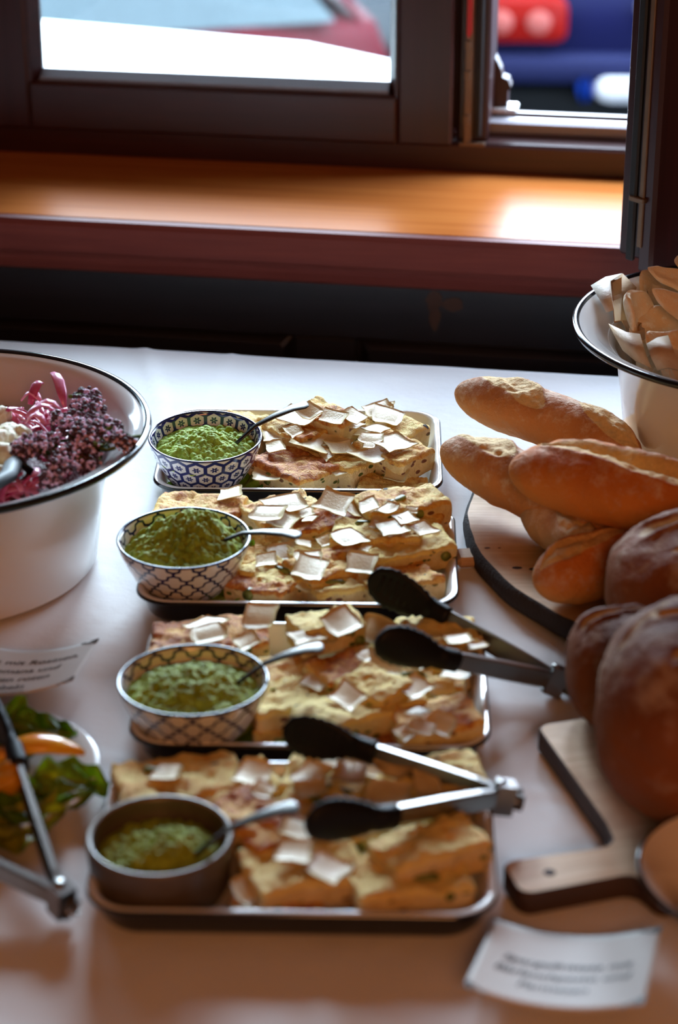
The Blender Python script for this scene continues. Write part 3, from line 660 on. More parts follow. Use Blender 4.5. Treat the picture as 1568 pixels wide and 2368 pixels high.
# ------------------------------------------------------------------ frittata pieces
def piece_mesh(L, W, T, seed):
    nx, ny, nz = 26, 18, 8; idx = {}; V = []; F = []
    def vid(i, j, k):
        if (i, j, k) not in idx: idx[i, j, k] = len(V); V.append(((i/nx-.5)*L, (j/ny-.5)*W, k/nz*T))
        return idx[i, j, k]
    for i in range(nx):
        for j in range(ny):
            F.append((vid(i, j, nz), vid(i+1, j, nz), vid(i+1, j+1, nz), vid(i, j+1, nz))); F.append((vid(i, j, 0), vid(i, j+1, 0), vid(i+1, j+1, 0), vid(i+1, j, 0)))
    for k in range(nz):
        for i in range(nx):
            F.append((vid(i, 0, k), vid(i+1, 0, k), vid(i+1, 0, k+1), vid(i, 0, k+1))); F.append((vid(i, ny, k), vid(i, ny, k+1), vid(i+1, ny, k+1), vid(i+1, ny, k)))
        for j in range(ny):
            F.append((vid(0, j, k), vid(0, j, k+1), vid(0, j+1, k+1), vid(0, j+1, k))); F.append((vid(nx, j, k), vid(nx, j+1, k), vid(nx, j+1, k+1), vid(nx, j, k+1)))
    V = np.array(V); r = .0035; h = np.array([L/2, W/2, T/2]); q = V-np.array([0, 0, T/2]); c = np.clip(q, -(h-r), h-r); d = q-c; l = np.linalg.norm(d, axis=1, keepdims=True)
    q = np.where(l > 0, c + d/np.maximum(l, 1e-9)*np.minimum(l, r), q); V = q+np.array([0, 0, T/2])
    top = np.clip((V[:, 2]/T-.55)/.4, 0, 1); top = np.maximum(top*top, np.clip(.35-V[:, 2]/T, 0, 1)*1.2)
    o = np.array([seed*.37, seed*.11, 0]); P_ = V+o
    V[:, 2] += (V[:, 2]/T)*(.0024*fbm(P_, 36, 3, 2)+.0022*noise(P_, 120, 4)+.0016*noise(P_, 250, 8)+.0009*noise(P_, 480, 9))
    bulge = np.stack([noise(P_, 60, 7), noise(P_, 60, 9)], 1)*.0022+np.stack([noise(P_, 190, 17), noise(P_, 190, 19)], 1)*.0008; V[:, :2] += bulge
    V[:, 0] *= 1+.05*noise(P_*[0, 1, 0], 30, 5); V[:, 1] += .06*V[:, 0]*math.sin(seed*1.7)
    return V, F, top
rp = random.Random(4)
PIECES = []          # tray, px, py, layer, yaw, tilt, L, W, short name
def fp(t, px, py, layer, yaw, L, W, desc, tx=0, ty=0, T=.026): PIECES.append([t, px, py, layer, math.radians(yaw), L, W, desc, math.radians(tx), math.radians(ty), T])
fp(0, 690, 1064, 0, -48, .082, .062, 'browned frittata piece beside the hexagon bowl')
fp(0, 838, 1072, 0, -44, .074, .046, 'frittata square at the front middle of the farthest tray')
fp(0, 926, 1030, .35, -44, .080, .052, 'frittata piece with asparagus ends at the right front of the farthest tray', 4)
fp(0, 778, 1004, .5, -42, .066, .046, 'frittata piece in the middle of the farthest tray', -3)
fp(0, 964, 972, .25, -42, .078, .05, 'frittata piece in the back right corner of the farthest tray')
fp(0, 686, 972, .35, -14, .088, .05, 'long frittata piece behind the spoon handle on the farthest tray')
fp(0, 772, 948, .8, -35, .066, .046, 'reddish frittata piece at the back middle of the farthest tray', -3)
fp(0, 862, 950, .5, -38, .062, .05, 'frittata piece at the back edge right of middle, farthest tray')
fp(0, 610, 956, .1, -20, .07, .046, 'frittata piece behind the hexagon bowl')
fp(0, 905, 1112, -.55, -8, .07, .05, 'thin flat frittata piece lying low at the farthest tray front', T=.012)
fp(1, 524, 1166, .55, -8, .085, .055, 'red browned frittata piece behind the second tray bowl', -3)
fp(1, 656, 1170, .6, 32, .078, .05, 'frittata piece with green spear at back of the second tray', 0)
fp(1, 838, 1166, .9, 22, .09, .056, 'big pale frittata piece at the back of the second tray', -3)
fp(1, 738, 1212, .55, 34, .086, .034, 'frittata strip with asparagus along it in the second tray', 2)
fp(1, 650, 1216, .2, -12, .074, .05, 'frittata piece behind the level teaspoon')
fp(1, 624, 1266, 0, 34, .076, .05, 'yellow frittata piece under the level teaspoon')
fp(1, 850, 1226, .6, -6, .088, .05, 'frittata piece in the middle right of the second tray')
fp(1, 965, 1246, .45, 20, .086, .05, 'red roasted frittata piece with a charred spot at the right rim', 4)
fp(1, 945, 1192, .45, -30, .07, .046, 'frittata piece in the back right corner of the second tray')
fp(1, 984, 1312, .05, 30, .076, .054, 'coarse brown frittata piece behind the upper tongs head')
fp(1, 796, 1300, .3, 32, .105, .05, 'long pale frittata piece at the front of the second tray', 3)
fp(1, 704, 1362, -.1, -30, .066, .046, 'small folded frittata piece at the front rim of the second tray')
fp(1, 612, 1322, 0, -48, .062, .044, 'orange frittata cube right of the trellis bowl, second tray')
fp(1, 856, 1362, -.1, 25, .06, .046, 'rough frittata piece left of the upper tongs head')
fp(1, 724, 1268, .15, 20, .05, .04, 'small frittata piece in the middle of the second tray')
fp(2, 462, 1454, .35, 12, .1, .056, 'long frittata piece in the back left corner of the third tray')
fp(2, 612, 1480, .3, -6, .08, .05, 'frittata piece behind the slanting teaspoon, third tray')
fp(2, 776, 1432, 1.0, 22, .062, .046, 'raised orange frittata piece at the back of the third tray', -4)
fp(2, 1030, 1474, .25, -22, .1, .056, 'reddish frittata piece in the back right corner of the third tray')
fp(2, 892, 1474, .4, 4, .07, .05, 'frittata piece behind the lower tongs head')
fp(2, 690, 1544, .0, 24, .084, .044, 'frittata strip in front of the slanting teaspoon')
fp(2, 806, 1510, .45, 30, .062, .046, 'brown frittata piece in the middle of the third tray')
fp(2, 692, 1616, .1, 18, .082, .052, 'striped frittata piece right of the third tray bowl')
fp(2, 822, 1574, .65, -45, .056, .042, 'frittata piece standing up in the centre of the third tray', 6)
fp(2, 852, 1652, .35, 32, .105, .05, 'long frittata piece with green asparagus, third tray front')
fp(2, 1066, 1612, .3, 16, .072, .052, 'golden frittata block at the right rim of the third tray')
fp(2, 978, 1586, .15, -12, .07, .05, 'orange frittata piece below the lower tongs head')
fp(2, 980, 1690, -.45, 8, .08, .046, 'flat frittata piece at the front right of the third tray', T=.014)
fp(2, 690, 1706, -.6, 0, .09, .04, 'thin frittata piece at the front rim of the third tray', T=.012)
fp(3, 420, 1784, .35, 12, .1, .062, 'smooth pale frittata piece in the back left corner, nearest tray')
fp(3, 570, 1832, .2, 22, .086, .05, 'frittata piece behind the stoneware bowl, nearest tray')
fp(3, 716, 1816, .3, -15, .07, .052, 'frittata piece covered in shavings at back of nearest tray')
fp(3, 858, 1800, .45, 10, .085, .052, 'frittata piece below the lower tongs arms, nearest tray')
fp(3, 990, 1826, .2, -16, .09, .052, 'frittata piece in the back right corner of the nearest tray')
fp(3, 590, 1964, .45, -50, .076, .05, 'frittata piece right of the stoneware bowl', 5)
fp(3, 706, 2034, .1, 20, .086, .056, 'golden frittata piece at the front middle of the nearest tray')
fp(3, 1000, 1952, .6, 30, .082, .044, 'frittata piece with asparagus strip at right of nearest tray')
fp(3, 926, 2030, .1, 10, .092, .056, 'frittata piece with red tomato at right front, nearest tray')
fp(3, 688, 1926, .3, -35, .062, .042, 'frittata piece left of the nearest tongs head')
fp(3, 820, 1968, -.4, 6, .086, .056, 'flat orange frittata piece in the middle of the nearest tray', T=.014)
fp(3, 1030, 1892, .1, -20, .07, .05, 'frittata piece right of the nearest tongs head')
fp(3, 556, 2078, -.6, -10, .07, .044, 'thin frittata piece at the front left, nearest tray', T=.014)
# where they lie: the photograph's spot, kept inside the tray, pieces on the same level nudged apart
pos = []
for p in PIECES:
    z = TZ + .0265*(1+p[3]) + .0005
    if p[10] < .02: z = TZ + p[10] + .001
    q = on(p[1], p[2], z); pos.append([q.x, q.y, z])
def overlap_push(i, j):
    a, b_ = PIECES[i], PIECES[j]
    zi0, zi1 = pos[i][2]-a[10], pos[i][2]; zj0, zj1 = pos[j][2]-b_[10], pos[j][2]
    if min(zi1, zj1)-max(zi0, zj0) < .010: return 0
    best = None; d = Vector((pos[j][0]-pos[i][0], pos[j][1]-pos[i][1]))
    for yw in (a[4], a[4]+PI/2, b_[4], b_[4]+PI/2):
        ax = Vector((math.cos(yw), math.sin(yw)))
        ext = lambda q: abs(math.cos(q[4]-yw))*q[5]/2+abs(math.sin(q[4]-yw))*q[6]/2
        o = (ext(a)+ext(b_))*.90-abs(d.dot(ax))
        if o <= 0: return 0
        if best is None or o < best[0]: best = (o, ax*(1 if d.dot(ax) > 0 else -1))
    o, ax = best
    s_ = min(o, .004)*.5
    pos[i][0] -= ax.x*s_; pos[i][1] -= ax.y*s_; pos[j][0] += ax.x*s_; pos[j][1] += ax.y*s_
    return o
BC = [(c1, .044), (c2, .046), (c3, .046), (c4, .057)]
for it in range(140):
    for i in range(len(PIECES)):
        for j in range(i):
            if PIECES[i][0] == PIECES[j][0]: overlap_push(i, j)
        tr, hx, hy = TR[PIECES[i][0]]; p = PIECES[i]; q = Vector((pos[i][0]-tr.location.x, pos[i][1]-tr.location.y)); q.rotate(Matrix.Rotation(-tr.rotation_euler.z, 2))
        ex = abs(math.cos(p[4]))*p[5]/2+abs(math.sin(p[4]))*p[6]/2; ey = abs(math.sin(p[4]))*p[5]/2+abs(math.cos(p[4]))*p[6]/2
        k = 1.0 if p[3] < .3 else .78
        lx, ly = max(.005, hx-.014-ex*k), max(.005, hy-.014-ey*k)
        q.x = max(-lx, min(lx, q.x)); q.y = max(-ly, min(ly, q.y)); q.rotate(Matrix.Rotation(tr.rotation_euler.z, 2)); pos[i][0] = tr.location.x+q.x; pos[i][1] = tr.location.y+q.y
        bc_, br = BC[p[0]]; dv = Vector((bc_.x-pos[i][0], bc_.y-pos[i][1])); dv.rotate(Matrix.Rotation(-p[4], 2))
        nx_ = max(-p[5]/2, min(p[5]/2, dv.x)); ny_ = max(-p[6]/2, min(p[6]/2, dv.y)); gap = Vector((dv.x-nx_, dv.y-ny_)); need = br+.001
        if gap.length < need:
            if gap.length < 1e-6: gap = dv.copy()
            mv = gap.normalized()*(need-gap.length)*.6; mv.rotate(Matrix.Rotation(p[4], 2)); pos[i][0] -= mv.x; pos[i][1] -= mv.y
FR = []; bvh_v = []; bvh_f = []; bvh_id = []
for i, (p, q) in enumerate(zip(PIECES, pos)):
    V, F, top = piece_mesh(p[5], p[6], p[10], i*3+1)
    o = mk('frittata_piece', V, F, M['frittata'], attrs={'top': top}); o.location = (q[0], q[1], max(TZ+.0003, q[2]-p[10])); o.rotation_euler = Euler((p[8], p[9], p[4]), 'XYZ')
    tag(o, p[7], 'frittata', 'frittata pieces on the trays')
    rr = random.Random(i)
    for k in range(rr.choice([0, 1, 2, 2])):       # green asparagus set into the top and the cut sides
        if rr.random() < .28:
            l = rr.uniform(.010, .020); x, y = rr.uniform(-.3, .3)*p[5], rr.uniform(-.35, .35)*p[6]; a = rr.uniform(-.5, .5)
            V2, F2 = tube([(x-l*math.cos(a), y-l*math.sin(a), p[10]-.0006), (x-l*.8*math.cos(a), y-l*.8*math.sin(a), p[10]), (x+l*.8*math.cos(a), y+l*.8*math.sin(a), p[10]), (x+l*math.cos(a), y+l*math.sin(a), p[10]-.001)], [.0012, (.0036, .0026), (.0038, .0026), .0016], 8)
        else:
            x = rr.uniform(-.4, .4)*p[5]; s_ = -1 if rr.random() < .75 else 1; z = rr.uniform(.3, .75)*p[10]; rd = rr.uniform(.0035, .0055)
            V2, F2 = tube([(x, s_*(p[6]/2-.006)+.06*x*math.sin((i*3+1)*1.7), z), (x+rr.uniform(-.003, .003), s_*(p[6]/2+.0014)+.06*x*math.sin((i*3+1)*1.7), z)], [rd, rd], 10)
        mk('asparagus', V2, F2, M['asparagus'], o)
    FR.append(o); mw = Matrix.LocRotScale(o.location, o.rotation_euler, None); b0 = len(bvh_v)
    bvh_v += [mw @ Vector(v) for v in V]; bvh_f += [tuple(x+b0 for x in f) for f in F]; bvh_id += [i]*len(F)
for ti, (tr, hx, hy) in enumerate(TR):
    mw = Matrix.LocRotScale(Vector((tr.location.x, tr.location.y, TZ)), tr.rotation_euler, None); b0 = len(bvh_v)
    bvh_v += [mw @ Vector(v) for v in ((-hx+.02, -hy+.02, 0), (hx-.02, -hy+.02, 0), (hx-.02, hy-.02, 0), (-hx+.02, hy-.02, 0))]; bvh_f.append((b0, b0+1, b0+2, b0+3)); bvh_id.append(-1-ti)
BVH = BVHTree.FromPolygons(bvh_v, bvh_f)

# ------------------------------------------------------------------ parmesan shavings, each lying on what is under it
SHAV = [[(635,1016,45),(638,1044,45),(718,1038,78),(757,1059,30),(779,1035,52),(788,1050,45),(822,1044,24),(831,1007,44),(858,1025,46),(874,999,42),(910,1035,68),(868,1065,68),(773,973,50),(819,973,50),(874,958,55),(895,969,60),(892,952,42),(843,937,36),(690,973,75),(626,952,65),(715,961,40),(816,989,40),(681,1004,32),(622,1112,60),(785,1096,34),(917,1108,46),(855,1041,22)],
 [(536,1150,58),(659,1176,72),(623,1200,66),(703,1195,40),(659,1217,52),(771,1173,62),(824,1190,56),(853,1180,46),(897,1190,42),(882,1219,42),(909,1231,56),(936,1212,42),(974,1231,46),(751,1260,36),(805,1256,66),(654,1287,62),(713,1302,52),(717,1326,76),(616,1302,42),(834,1311,56),(717,1214,26),(950,1185,24),(848,1277,20),(698,1268,32),(708,1365,40)],
 [(480,1452,70),(484,1476,70),(604,1438,66),(570,1490,50),(632,1476,60),(646,1497,70),(708,1480,56),(790,1452,76),(763,1490,36),(880,1470,80),(1059,1490,50),(1100,1504,40),(894,1542,66),(845,1528,40),(1059,1566,66),(1024,1600,50),(956,1600,60),(735,1587,60),(804,1618,66),(1018,1683,58),(976,1697,50),(935,1704,40),(969,1659,40),(969,1545,50)],
 [(390,1795,60),(586,1802,76),(609,1840,42),(714,1802,76),(721,1836,60),(809,1802,80),(856,1782,76),(897,1850,84),(917,1789,70),(985,1822,70),(1052,1843,50),(680,1985,70),(755,2019,86),(694,1931,70),(579,2073,76),(674,1958,32),(775,1768,60)]]
shav_seen = {}
SH = []
for ti, lst in enumerate(SHAV):
    for k, (px, py, wpx) in enumerate(lst):
        rr = random.Random(ti*100+k); d = ray(px, py); h, nrm, fi, dist = BVH.ray_cast(Vector((0, 0, CAM_Z)), d)
        if h is None: continue
        who = bvh_id[fi]
        if nrm.dot(d) > 0: nrm = -nrm
        if nrm.z < .55: nrm = Vector((0, -.05, 1))
        nrm = (nrm*.4 + Vector((0, -.10, .75))).normalized()
        size = 1.2*wpx*dist/FPX; L = size*1.02; W = size*rr.uniform(.75, 1.0); bend = rr.uniform(-.10, .28)
        m = 7; V = []
        cr = [rr.uniform(-.16, .12) for _ in range(4)]; sk = rr.uniform(-.25, .25)
        for s_ in (0, 1):
            for i in range(m):
                for j in range(m):
                    x, y = i/(m-1)-.5, j/(m-1)-.5
                    ex = 1+(cr[0]*(y > 0)+cr[1]*(y < 0))*abs(y)*2; ey = 1+(cr[2]*(x > 0)+cr[3]*(x < 0))*abs(x)*2
                    jag = .06*math.sin(7*x+k)*(abs(y) > .45)+.05*math.sin(9*y+k*2)*(abs(x) > .45)
                    X, Y = x*ex*(1+jag), y*ey*(1+jag); zb = bend*L*(X*X*1.1)-bend*L*.09+.02*L*math.sin(5*Y+k)
                    V.append((X*L+sk*Y*W, Y*W, zb+(.0011 if s_ else 0)))
        F = []; mm = m*m
        for i in range(m-1):
            for j in range(m-1):
                a = i*m+j; F.append((a, a+1, a+m+1, a+m)); F.append((mm+a, mm+a+m, mm+a+m+1, mm+a+1))
        bd = [i*m for i in range(m)] + [(m-1)*m+j for j in range(1, m)] + [i*m+m-1 for i in range(m-2, -1, -1)] + [j for j in range(m-2, 0, -1)]
        F += [(bd[q], mm+bd[q], mm+bd[(q+1) % len(bd)], bd[(q+1) % len(bd)]) for q in range(len(bd))]
        o = mk('parmesan_shaving', V, F, M['parmesan'])
        base_q = nrm.to_track_quat('Z', 'Y'); o.rotation_mode = 'XYZ'
        tl = Euler((rr.uniform(-.10, .14), rr.uniform(-.12, .12), rr.uniform(-1.2, 1.2)))
        o.rotation_euler = (base_q @ tl.to_quaternion()).to_euler(); o.location = h + nrm*(.0030+.0013*(k % 3)+max(0, bend)*L*.06+.05*W)
        where = PIECES[who][7] if who >= 0 else f'bare floor of the {TN[-1-who]}'
        SH.append([o, size, where])
SHORT = ['brown piece beside the hexagon bowl', 'front middle square of the farthest tray', 'right front piece of the farthest tray', 'middle piece of the farthest tray', 'back right corner piece, farthest tray', 'long piece behind the spoon, farthest tray', 'reddish back piece, farthest tray', 'back edge piece right of middle, farthest tray', 'piece behind the hexagon bowl', 'thin low piece at farthest tray front', 'red piece behind the second tray bowl', 'green speared back piece, second tray', 'big pale back piece, second tray', 'asparagus strip in the second tray', 'piece behind the level teaspoon', 'yellow piece under the level teaspoon', 'middle right piece of the second tray', 'red charred piece, second tray right rim', 'back right corner piece, second tray', 'coarse brown piece behind upper tongs head', 'long pale front piece, second tray', 'folded front rim piece, second tray', 'orange cube beside second tray bowl', 'rough piece left of upper tongs head', 'small middle piece of the second tray', 'long back left piece, third tray', 'piece behind the slanting teaspoon, third tray', 'raised orange back piece, third tray', 'reddish back right piece, third tray', 'piece behind the lower tongs head', 'strip before the slanting teaspoon, third tray', 'brown middle piece, third tray', 'striped piece right of third tray bowl', 'upright centre piece, third tray', 'long front asparagus piece, third tray', 'golden block at third tray right rim', 'orange piece below the lower tongs head', 'flat front right piece, third tray', 'thin front rim piece, third tray', 'smooth pale back left piece, nearest tray', 'piece behind the stoneware bowl', 'shaving covered back piece, nearest tray', 'piece below the nearest tongs arms', 'back right corner piece, nearest tray', 'piece right of the stoneware bowl', 'golden front middle piece, nearest tray', 'asparagus strip piece, nearest tray', 'red tomato piece, nearest tray right front', 'piece left of the nearest tongs head', 'flat orange middle piece, nearest tray', 'piece right of the nearest tongs head', 'thin front left piece, nearest tray']
ORD = ['first', 'second', 'third', 'fourth', 'fifth', 'sixth', 'seventh', 'eighth', 'ninth', 'tenth']
byw = {}
for s_ in SH: byw.setdefault(s_[2], []).append(s_)
for wh, l in byw.items():
    l.sort(key=lambda s_: s_[0].location.x/s_[0].location.y)
    ids = [i for i, p in enumerate(PIECES) if p[7] == wh]; wh2 = SHORT[ids[0]] if ids else wh
    for k, s_ in enumerate(l):
        lab = f'parmesan shaving on {wh2}' if len(l) == 1 else (f'leftmost parmesan shaving on {wh2}' if k == 0 else (f'rightmost parmesan shaving on {wh2}' if k == len(l)-1 else f'{ORD[k]} parmesan shaving from left on {wh2}'))
        tag(s_[0], lab, 'cheese shaving', 'parmesan shavings on the trays')

# ------------------------------------------------------------------ tongs
def tongs(label, H, A, B_, neck=.42):
    """H hinge, A and B_ the two head tips (world). Arms are broad across the plane they open in."""
    H, A, B_ = Vector(H), Vector(A), Vector(B_); W = (A-H).cross(B_-H).normalized()
    if W.z < 0: W = -W
    r = thing('tongs', label, 'tongs', H, (0, 0, 0), 'serving tongs')
    mid = ((A-H).normalized()+(B_-H).normalized()).normalized()
    for T_ in (A, B_):
        d = T_-H; L = d.length; t = d.normalized(); nrm = W.cross(t).normalized()
        if nrm.dot(mid) > 0: nrm = -nrm                         # points outwards
        st = [(-.02, .006, .004), (.0, .0075, .005), (.02, .0085, .005), (L*.3, .0085, .005), (L*(1-neck)+.012, .0075, .004)]
        V = []; k = 10
        for x, hw, dp in st:                                    # open channel section
            sec = [(-hw, -dp), (-hw, 0), (-hw*.8, .0012), (hw*.8, .0012), (hw, 0), (hw, -dp), (hw-.001, -dp), (hw-.0014, -.0004), (-hw+.0014, -.0004), (-hw+.001, -dp)]
            for a, b_ in sec: V.append(t*x + W*a + nrm*(b_+.004))
        F = ringfaces(len(st), k) + [tuple(range(k))[::-1], tuple(range((len(st)-1)*k, len(st)*k))]
        mk('arm', V, F, M['steel'], r, False)
        # silicone head: scalloped paddle, slightly cupped inwards, with a socket on the arm
        x0 = L*(1-neck); hl = L-x0; m = 25; V = []; F = []
        outl = []
        for i in range(m):
            s_ = i/(m-1); x = x0+hl*s_
            if s_ < .24: hw = .0095
            else:
                q = (s_-.24)/.76; hw = .0095+.0085*math.sin(min(1, q*1.9)*PI/2) if q < .55 else .018*math.sqrt(max(0, 1-((q-.55)/.46)**2.3))+.0006
                hw += .0011*math.cos(q*2*PI*8)*(1 if q < .93 else 0)
            th = .0075 if s_ < .24 else .0034*(1-.5*((s_-.24)/.76))+.0016
            cup = 0 if s_ < .2 else -.010*((s_-.2)/.8)**2
            outl.append((x, max(.0008, hw), th, cup))
        kk = 12
        for x, hw, th, cup in outl:
            for j in range(kk):
                a = 2*PI*j/kk; ca, sa = math.cos(a), math.sin(a); y = hw*math.copysign(abs(ca)**.7, ca)
                V.append(t*x + W*y + nrm*(cup + .003 + th*math.copysign(abs(sa)**.8, sa) - .005*(y/.018)**2*(x > x0+.24*hl)))
        F = ringfaces(m, kk) + [tuple(range(kk))[::-1], tuple(range((m-1)*kk, m*kk))]
        hd = mk('head', V, F, M['silicone'], r)
        V2 = []; F2 = []
        for q in range(6):                                     # grip ribs on the inner face
            x = x0+hl*(.42+.085*q); hw = .0105-.0009*abs(q-2)
            c = -.010*((.42+.085*q-.2)/.8)**2
            v, f = tube([t*x+W*(-hw)+nrm*(c-.0015), t*x+nrm*(c+.0003), t*x+W*hw+nrm*(c-.0015)], [.0016]*3, 6, nrm); F2 += [tuple(i+len(V2) for i in g) for g in f]; V2 += v
        rb = mk('grip_ribs', V2, F2, M['silicone'], hd); rb['kind'] = 'stuff'
    V, F = tube([W*-.0125, W*.0125], [.003, .003], 14, mid); mk('hinge_pin', V, F, M['steel'], r)
    for sg in (-1, 1):
        V, F = tube([W*sg*.011, W*sg*.0135], [.0055, .0045], 14, mid); mk('rivet', V, F, M['steel'], r)
    back = -mid; ln = []
    for i in range(17):
        a = 2*PI*i/16; ln.append(back*(.0145+.0055*math.cos(a)) + W.cross(back)*(.0055*math.sin(a)))
    V, F = tube(ln, [.0016]*17, 8, W); mk('pull_ring', V, F, M['steel'], r)
    # pull tab that slides over the joint and locks the arms
    V = []
    for x in (-.012, .003):
        for a, b_ in ((-.0125, -.0075), (-.0125, .0075), (.0125, .0075), (.0125, -.0075)): V.append(back*(-x) + W*a + W.cross(back)*b_)
    F = [(0, 1, 5, 4), (1, 2, 6, 5), (2, 3, 7, 6), (3, 0, 4, 7)]; V2 = [Vector(v)*1.0 for v in V]
    mk('lock_collar', V2, F, M['dull_steel'], r, False)
    return r
def tip_at(H, A, px, py):
    """second tip: at the seen direction, as far from the hinge as the first"""
    L = (A-H).length; best = None
    for z in np.linspace(.77, .93, 321):
        q = on(px, py, z); e = abs((q-H).length-L)
        if best is None or e < best[0]-1e-5: best = (e, q)
    return best[1]
H1 = on(1276, 1570, .7665); A1 = on(862, 1332, .822); B1_ = tip_at(H1, A1, 880, 1490)
tongs('black-headed steel tongs with upper head on the second tray, hinge toward the round board', H1, A1, B1_)
H2 = on(1152, 1842, .793); A2 = on(664, 1678, .820); B2_ = tip_at(H2, A2, 722, 1914)
tongs('black-headed steel tongs lying across the nearest tray, hinge on its right rim', H2, A2, B2_)
H3 = on(134, 2072, .768); A3 = on(-36, 1560, .812); B3_ = on(-330, 1850, .80)
B3_ = H3 + (B3_-H3).normalized()*(A3-H3).length
tongs('black-headed steel tongs leaning on the leafy salad plate', H3, A3, B3_, .46)

# ------------------------------------------------------------------ leaves
def leaf(name, label, cat, mat, loc, rot, L, W, ruff, seed, group=None, curl=.3, parent=None, lobes=5):
    m, k = 22, 13; V = []
    for i in range(m):
        s_ = i/(m-1); wd = W*(math.sin(PI*min(1, s_**.75))**.8*.9+.1*(1-s_))*(1+.12*math.sin(lobes*2*PI*s_*.6+seed))
        for j in range(k):
            q = j/(k-1)*2-1; x = s_*L; y = q*wd/2
            z = curl*L*(s_-.4)**2 - .12*W*(1-q*q)*.6 + ruff*abs(q)**2*math.sin(s_*lobes*4+seed+q*2)*.9 + ruff*.4*math.sin(11*s_+7*q+seed*2)
            V.append((x-L*.5, y, z))
    mm = len(V); lo = [(x, y, z-.0009) for x, y, z in V]; F = [(i*k+j, (i+1)*k+j, (i+1)*k+j+1, i*k+j+1) for i in range(m-1) for j in range(k-1)]
    F += [tuple(mm+a for a in f[::-1]) for f in F]
    bd = [i*k for i in range(m)] + [(m-1)*k+j for j in range(1, k)] + [i*k+k-1 for i in range(m-2, -1, -1)] + [j for j in range(k-2, 0, -1)]
    F += [(bd[q], bd[(q+1) % len(bd)], mm+bd[(q+1) % len(bd)], mm+bd[q]) for q in range(len(bd))]
    o = mk(name, V+lo, F, mat, parent, loc=loc, rot=rot)
    V2, F2 = tube([(-L*.5, 0, .16*curl*L-.04*W), (-.1*L, 0, -.07*W), (L*.42, 0, curl*L*.27-.03*W)], [.002, .0016, .0005], 6); mk('midrib', V2, F2, M['lettuce_pale'], o)
    if label: tag(o, label, cat, group)
    return o
G = 'lettuce leaves under the dip bowls'
leaf('lettuce_leaf', 'lettuce leaf at left under the blue hexagon bowl', 'leaf', M['lettuce'], on(420, 1108, TZ+.007), (0, .1, 2.7), .062, .05, .004, 1, G, .2)
leaf('lettuce_leaf', 'curly light lettuce leaf right of the blue hexagon bowl', 'leaf', M['lettuce'], on(574, 1112, TZ+.010), (.2, -.2, 1.2), .052, .038, .005, 2, G, .4)
leaf('lettuce_leaf', 'lettuce leaf at left under the second tray bowl', 'leaf', M['lettuce_dark'], on(402, 1374, TZ+.006), (0, .05, 2.9), .062, .05, .003, 3, G, .15)
leaf('lettuce_leaf', 'pale lettuce leaf at the front right of the second tray bowl', 'leaf', M['lettuce'], on(520, 1380, TZ+.009), (.15, -.1, .2), .075, .036, .004, 4, G, .3)
leaf('lettuce_leaf', 'dark lettuce leaf at left under the third tray bowl', 'leaf', M['lettuce_olive'], on(396, 1694, TZ+.006), (0, .05, 2.8), .062, .045, .003, 5, G, .15)
leaf('lettuce_leaf', 'green lettuce leaf at right of the third tray bowl', 'leaf', M['lettuce_dark'], on(578, 1672, TZ+.010), (.1, -.3, .9), .075, .045, .004, 6, G, .3)
leaf('lettuce_leaf', 'light lettuce leaf standing between second tray bowl and orange frittata', 'leaf', M['lettuce'], on(560, 1300, TZ+.018), (.3, -.5, 1.1), .05, .03, .004, 8, G, .3)

# ------------------------------------------------------------------ the two big enamel basins
def basin(label, ctr, Rr, Rb, Rt, H):
    r = thing('enamel_basin', label, 'basin', ctr, (0, 0, 0), 'white enamel basins')
    out = [(Rb-.012, 0), (Rb-.004, .001), (Rb, .006), (Rb+(Rt-Rb)*.5, H*.5), (Rt, H*.84), (Rt+.006, H*.88)]
    V, F, uv = lathe(out, 128); mk('outer_wall', V, F, M['enamel'], r)
    fl = [(Rt+.006, H*.88), (Rt+(Rr-Rt)*.5, H*.93), (Rr-.004, H-.004)]
    V, F, uv = lathe(fl, 128); mk('flange_underside', V, F, M['enamel'], r)
    V, F, uv = lathe([(Rr-.004, H-.0045), (Rr, H-.003), (Rr+.0012, H), (Rr, H+.0032), (Rr-.0035, H+.0035), (Rr-.0065, H+.0012)], 128); mk('rim', V, F, M['enamel_edge'], r)
    inn = [(Rr-.0065, H+.0012), (Rr-.02, H-.003), (Rt+(Rr-Rt)*.45, H*.94), (Rt+.004, H*.87), (Rt-.002, H*.8), (Rb+.002, H*.3), (Rb-.006, .012), (Rb-.02, .005), (0, .004)]
    V, F, uv = lathe(inn, 128); mk('inner_wall', V, F, M['enamel'], r)
    V, F, uv = lathe([(Rb-.012, 0), (0, .001)], 64); mk('base', V, [f[::-1] for f in F], M['enamel_edge'], r)
    return r
SB = Vector((-.387, 1.904, ZT0+.001)); sbH = .141
basin('large white enamel basin with black rim holding the pink onion salad', SB, .207, .150, .168, sbH)
nr, na = 30, 96; V = [(0, 0, .118)]
for i in range(1, nr+1):
    for j in range(na): a = 2*PI*j/na; V.append((.150*i/nr*math.cos(a), .150*i/nr*math.sin(a), 0))
V = np.array(V); rr_ = np.hypot(V[:, 0], V[:, 1])/.150; V[:, 2] = .122-.018*rr_**2+.006*fbm(V, 40, 61, 3)
F = [(0, 1+j, 1+(j+1) % na) for j in range(na)] + [(1+i*na+j, 1+(i+1)*na+j, 1+(i+1)*na+(j+1) % na, 1+i*na+(j+1) % na) for i in range(nr-1) for j in range(na)]
tag(mk('salad_bed', V, F, M['salad_bed'], loc=SB), 'dark mixed salad filling the big white basin under the onions', 'salad', None, 'stuff')
def ztop(x, y): return SB.z+.124-.018*(math.hypot(x-SB.x, y-SB.y)/.15)**2
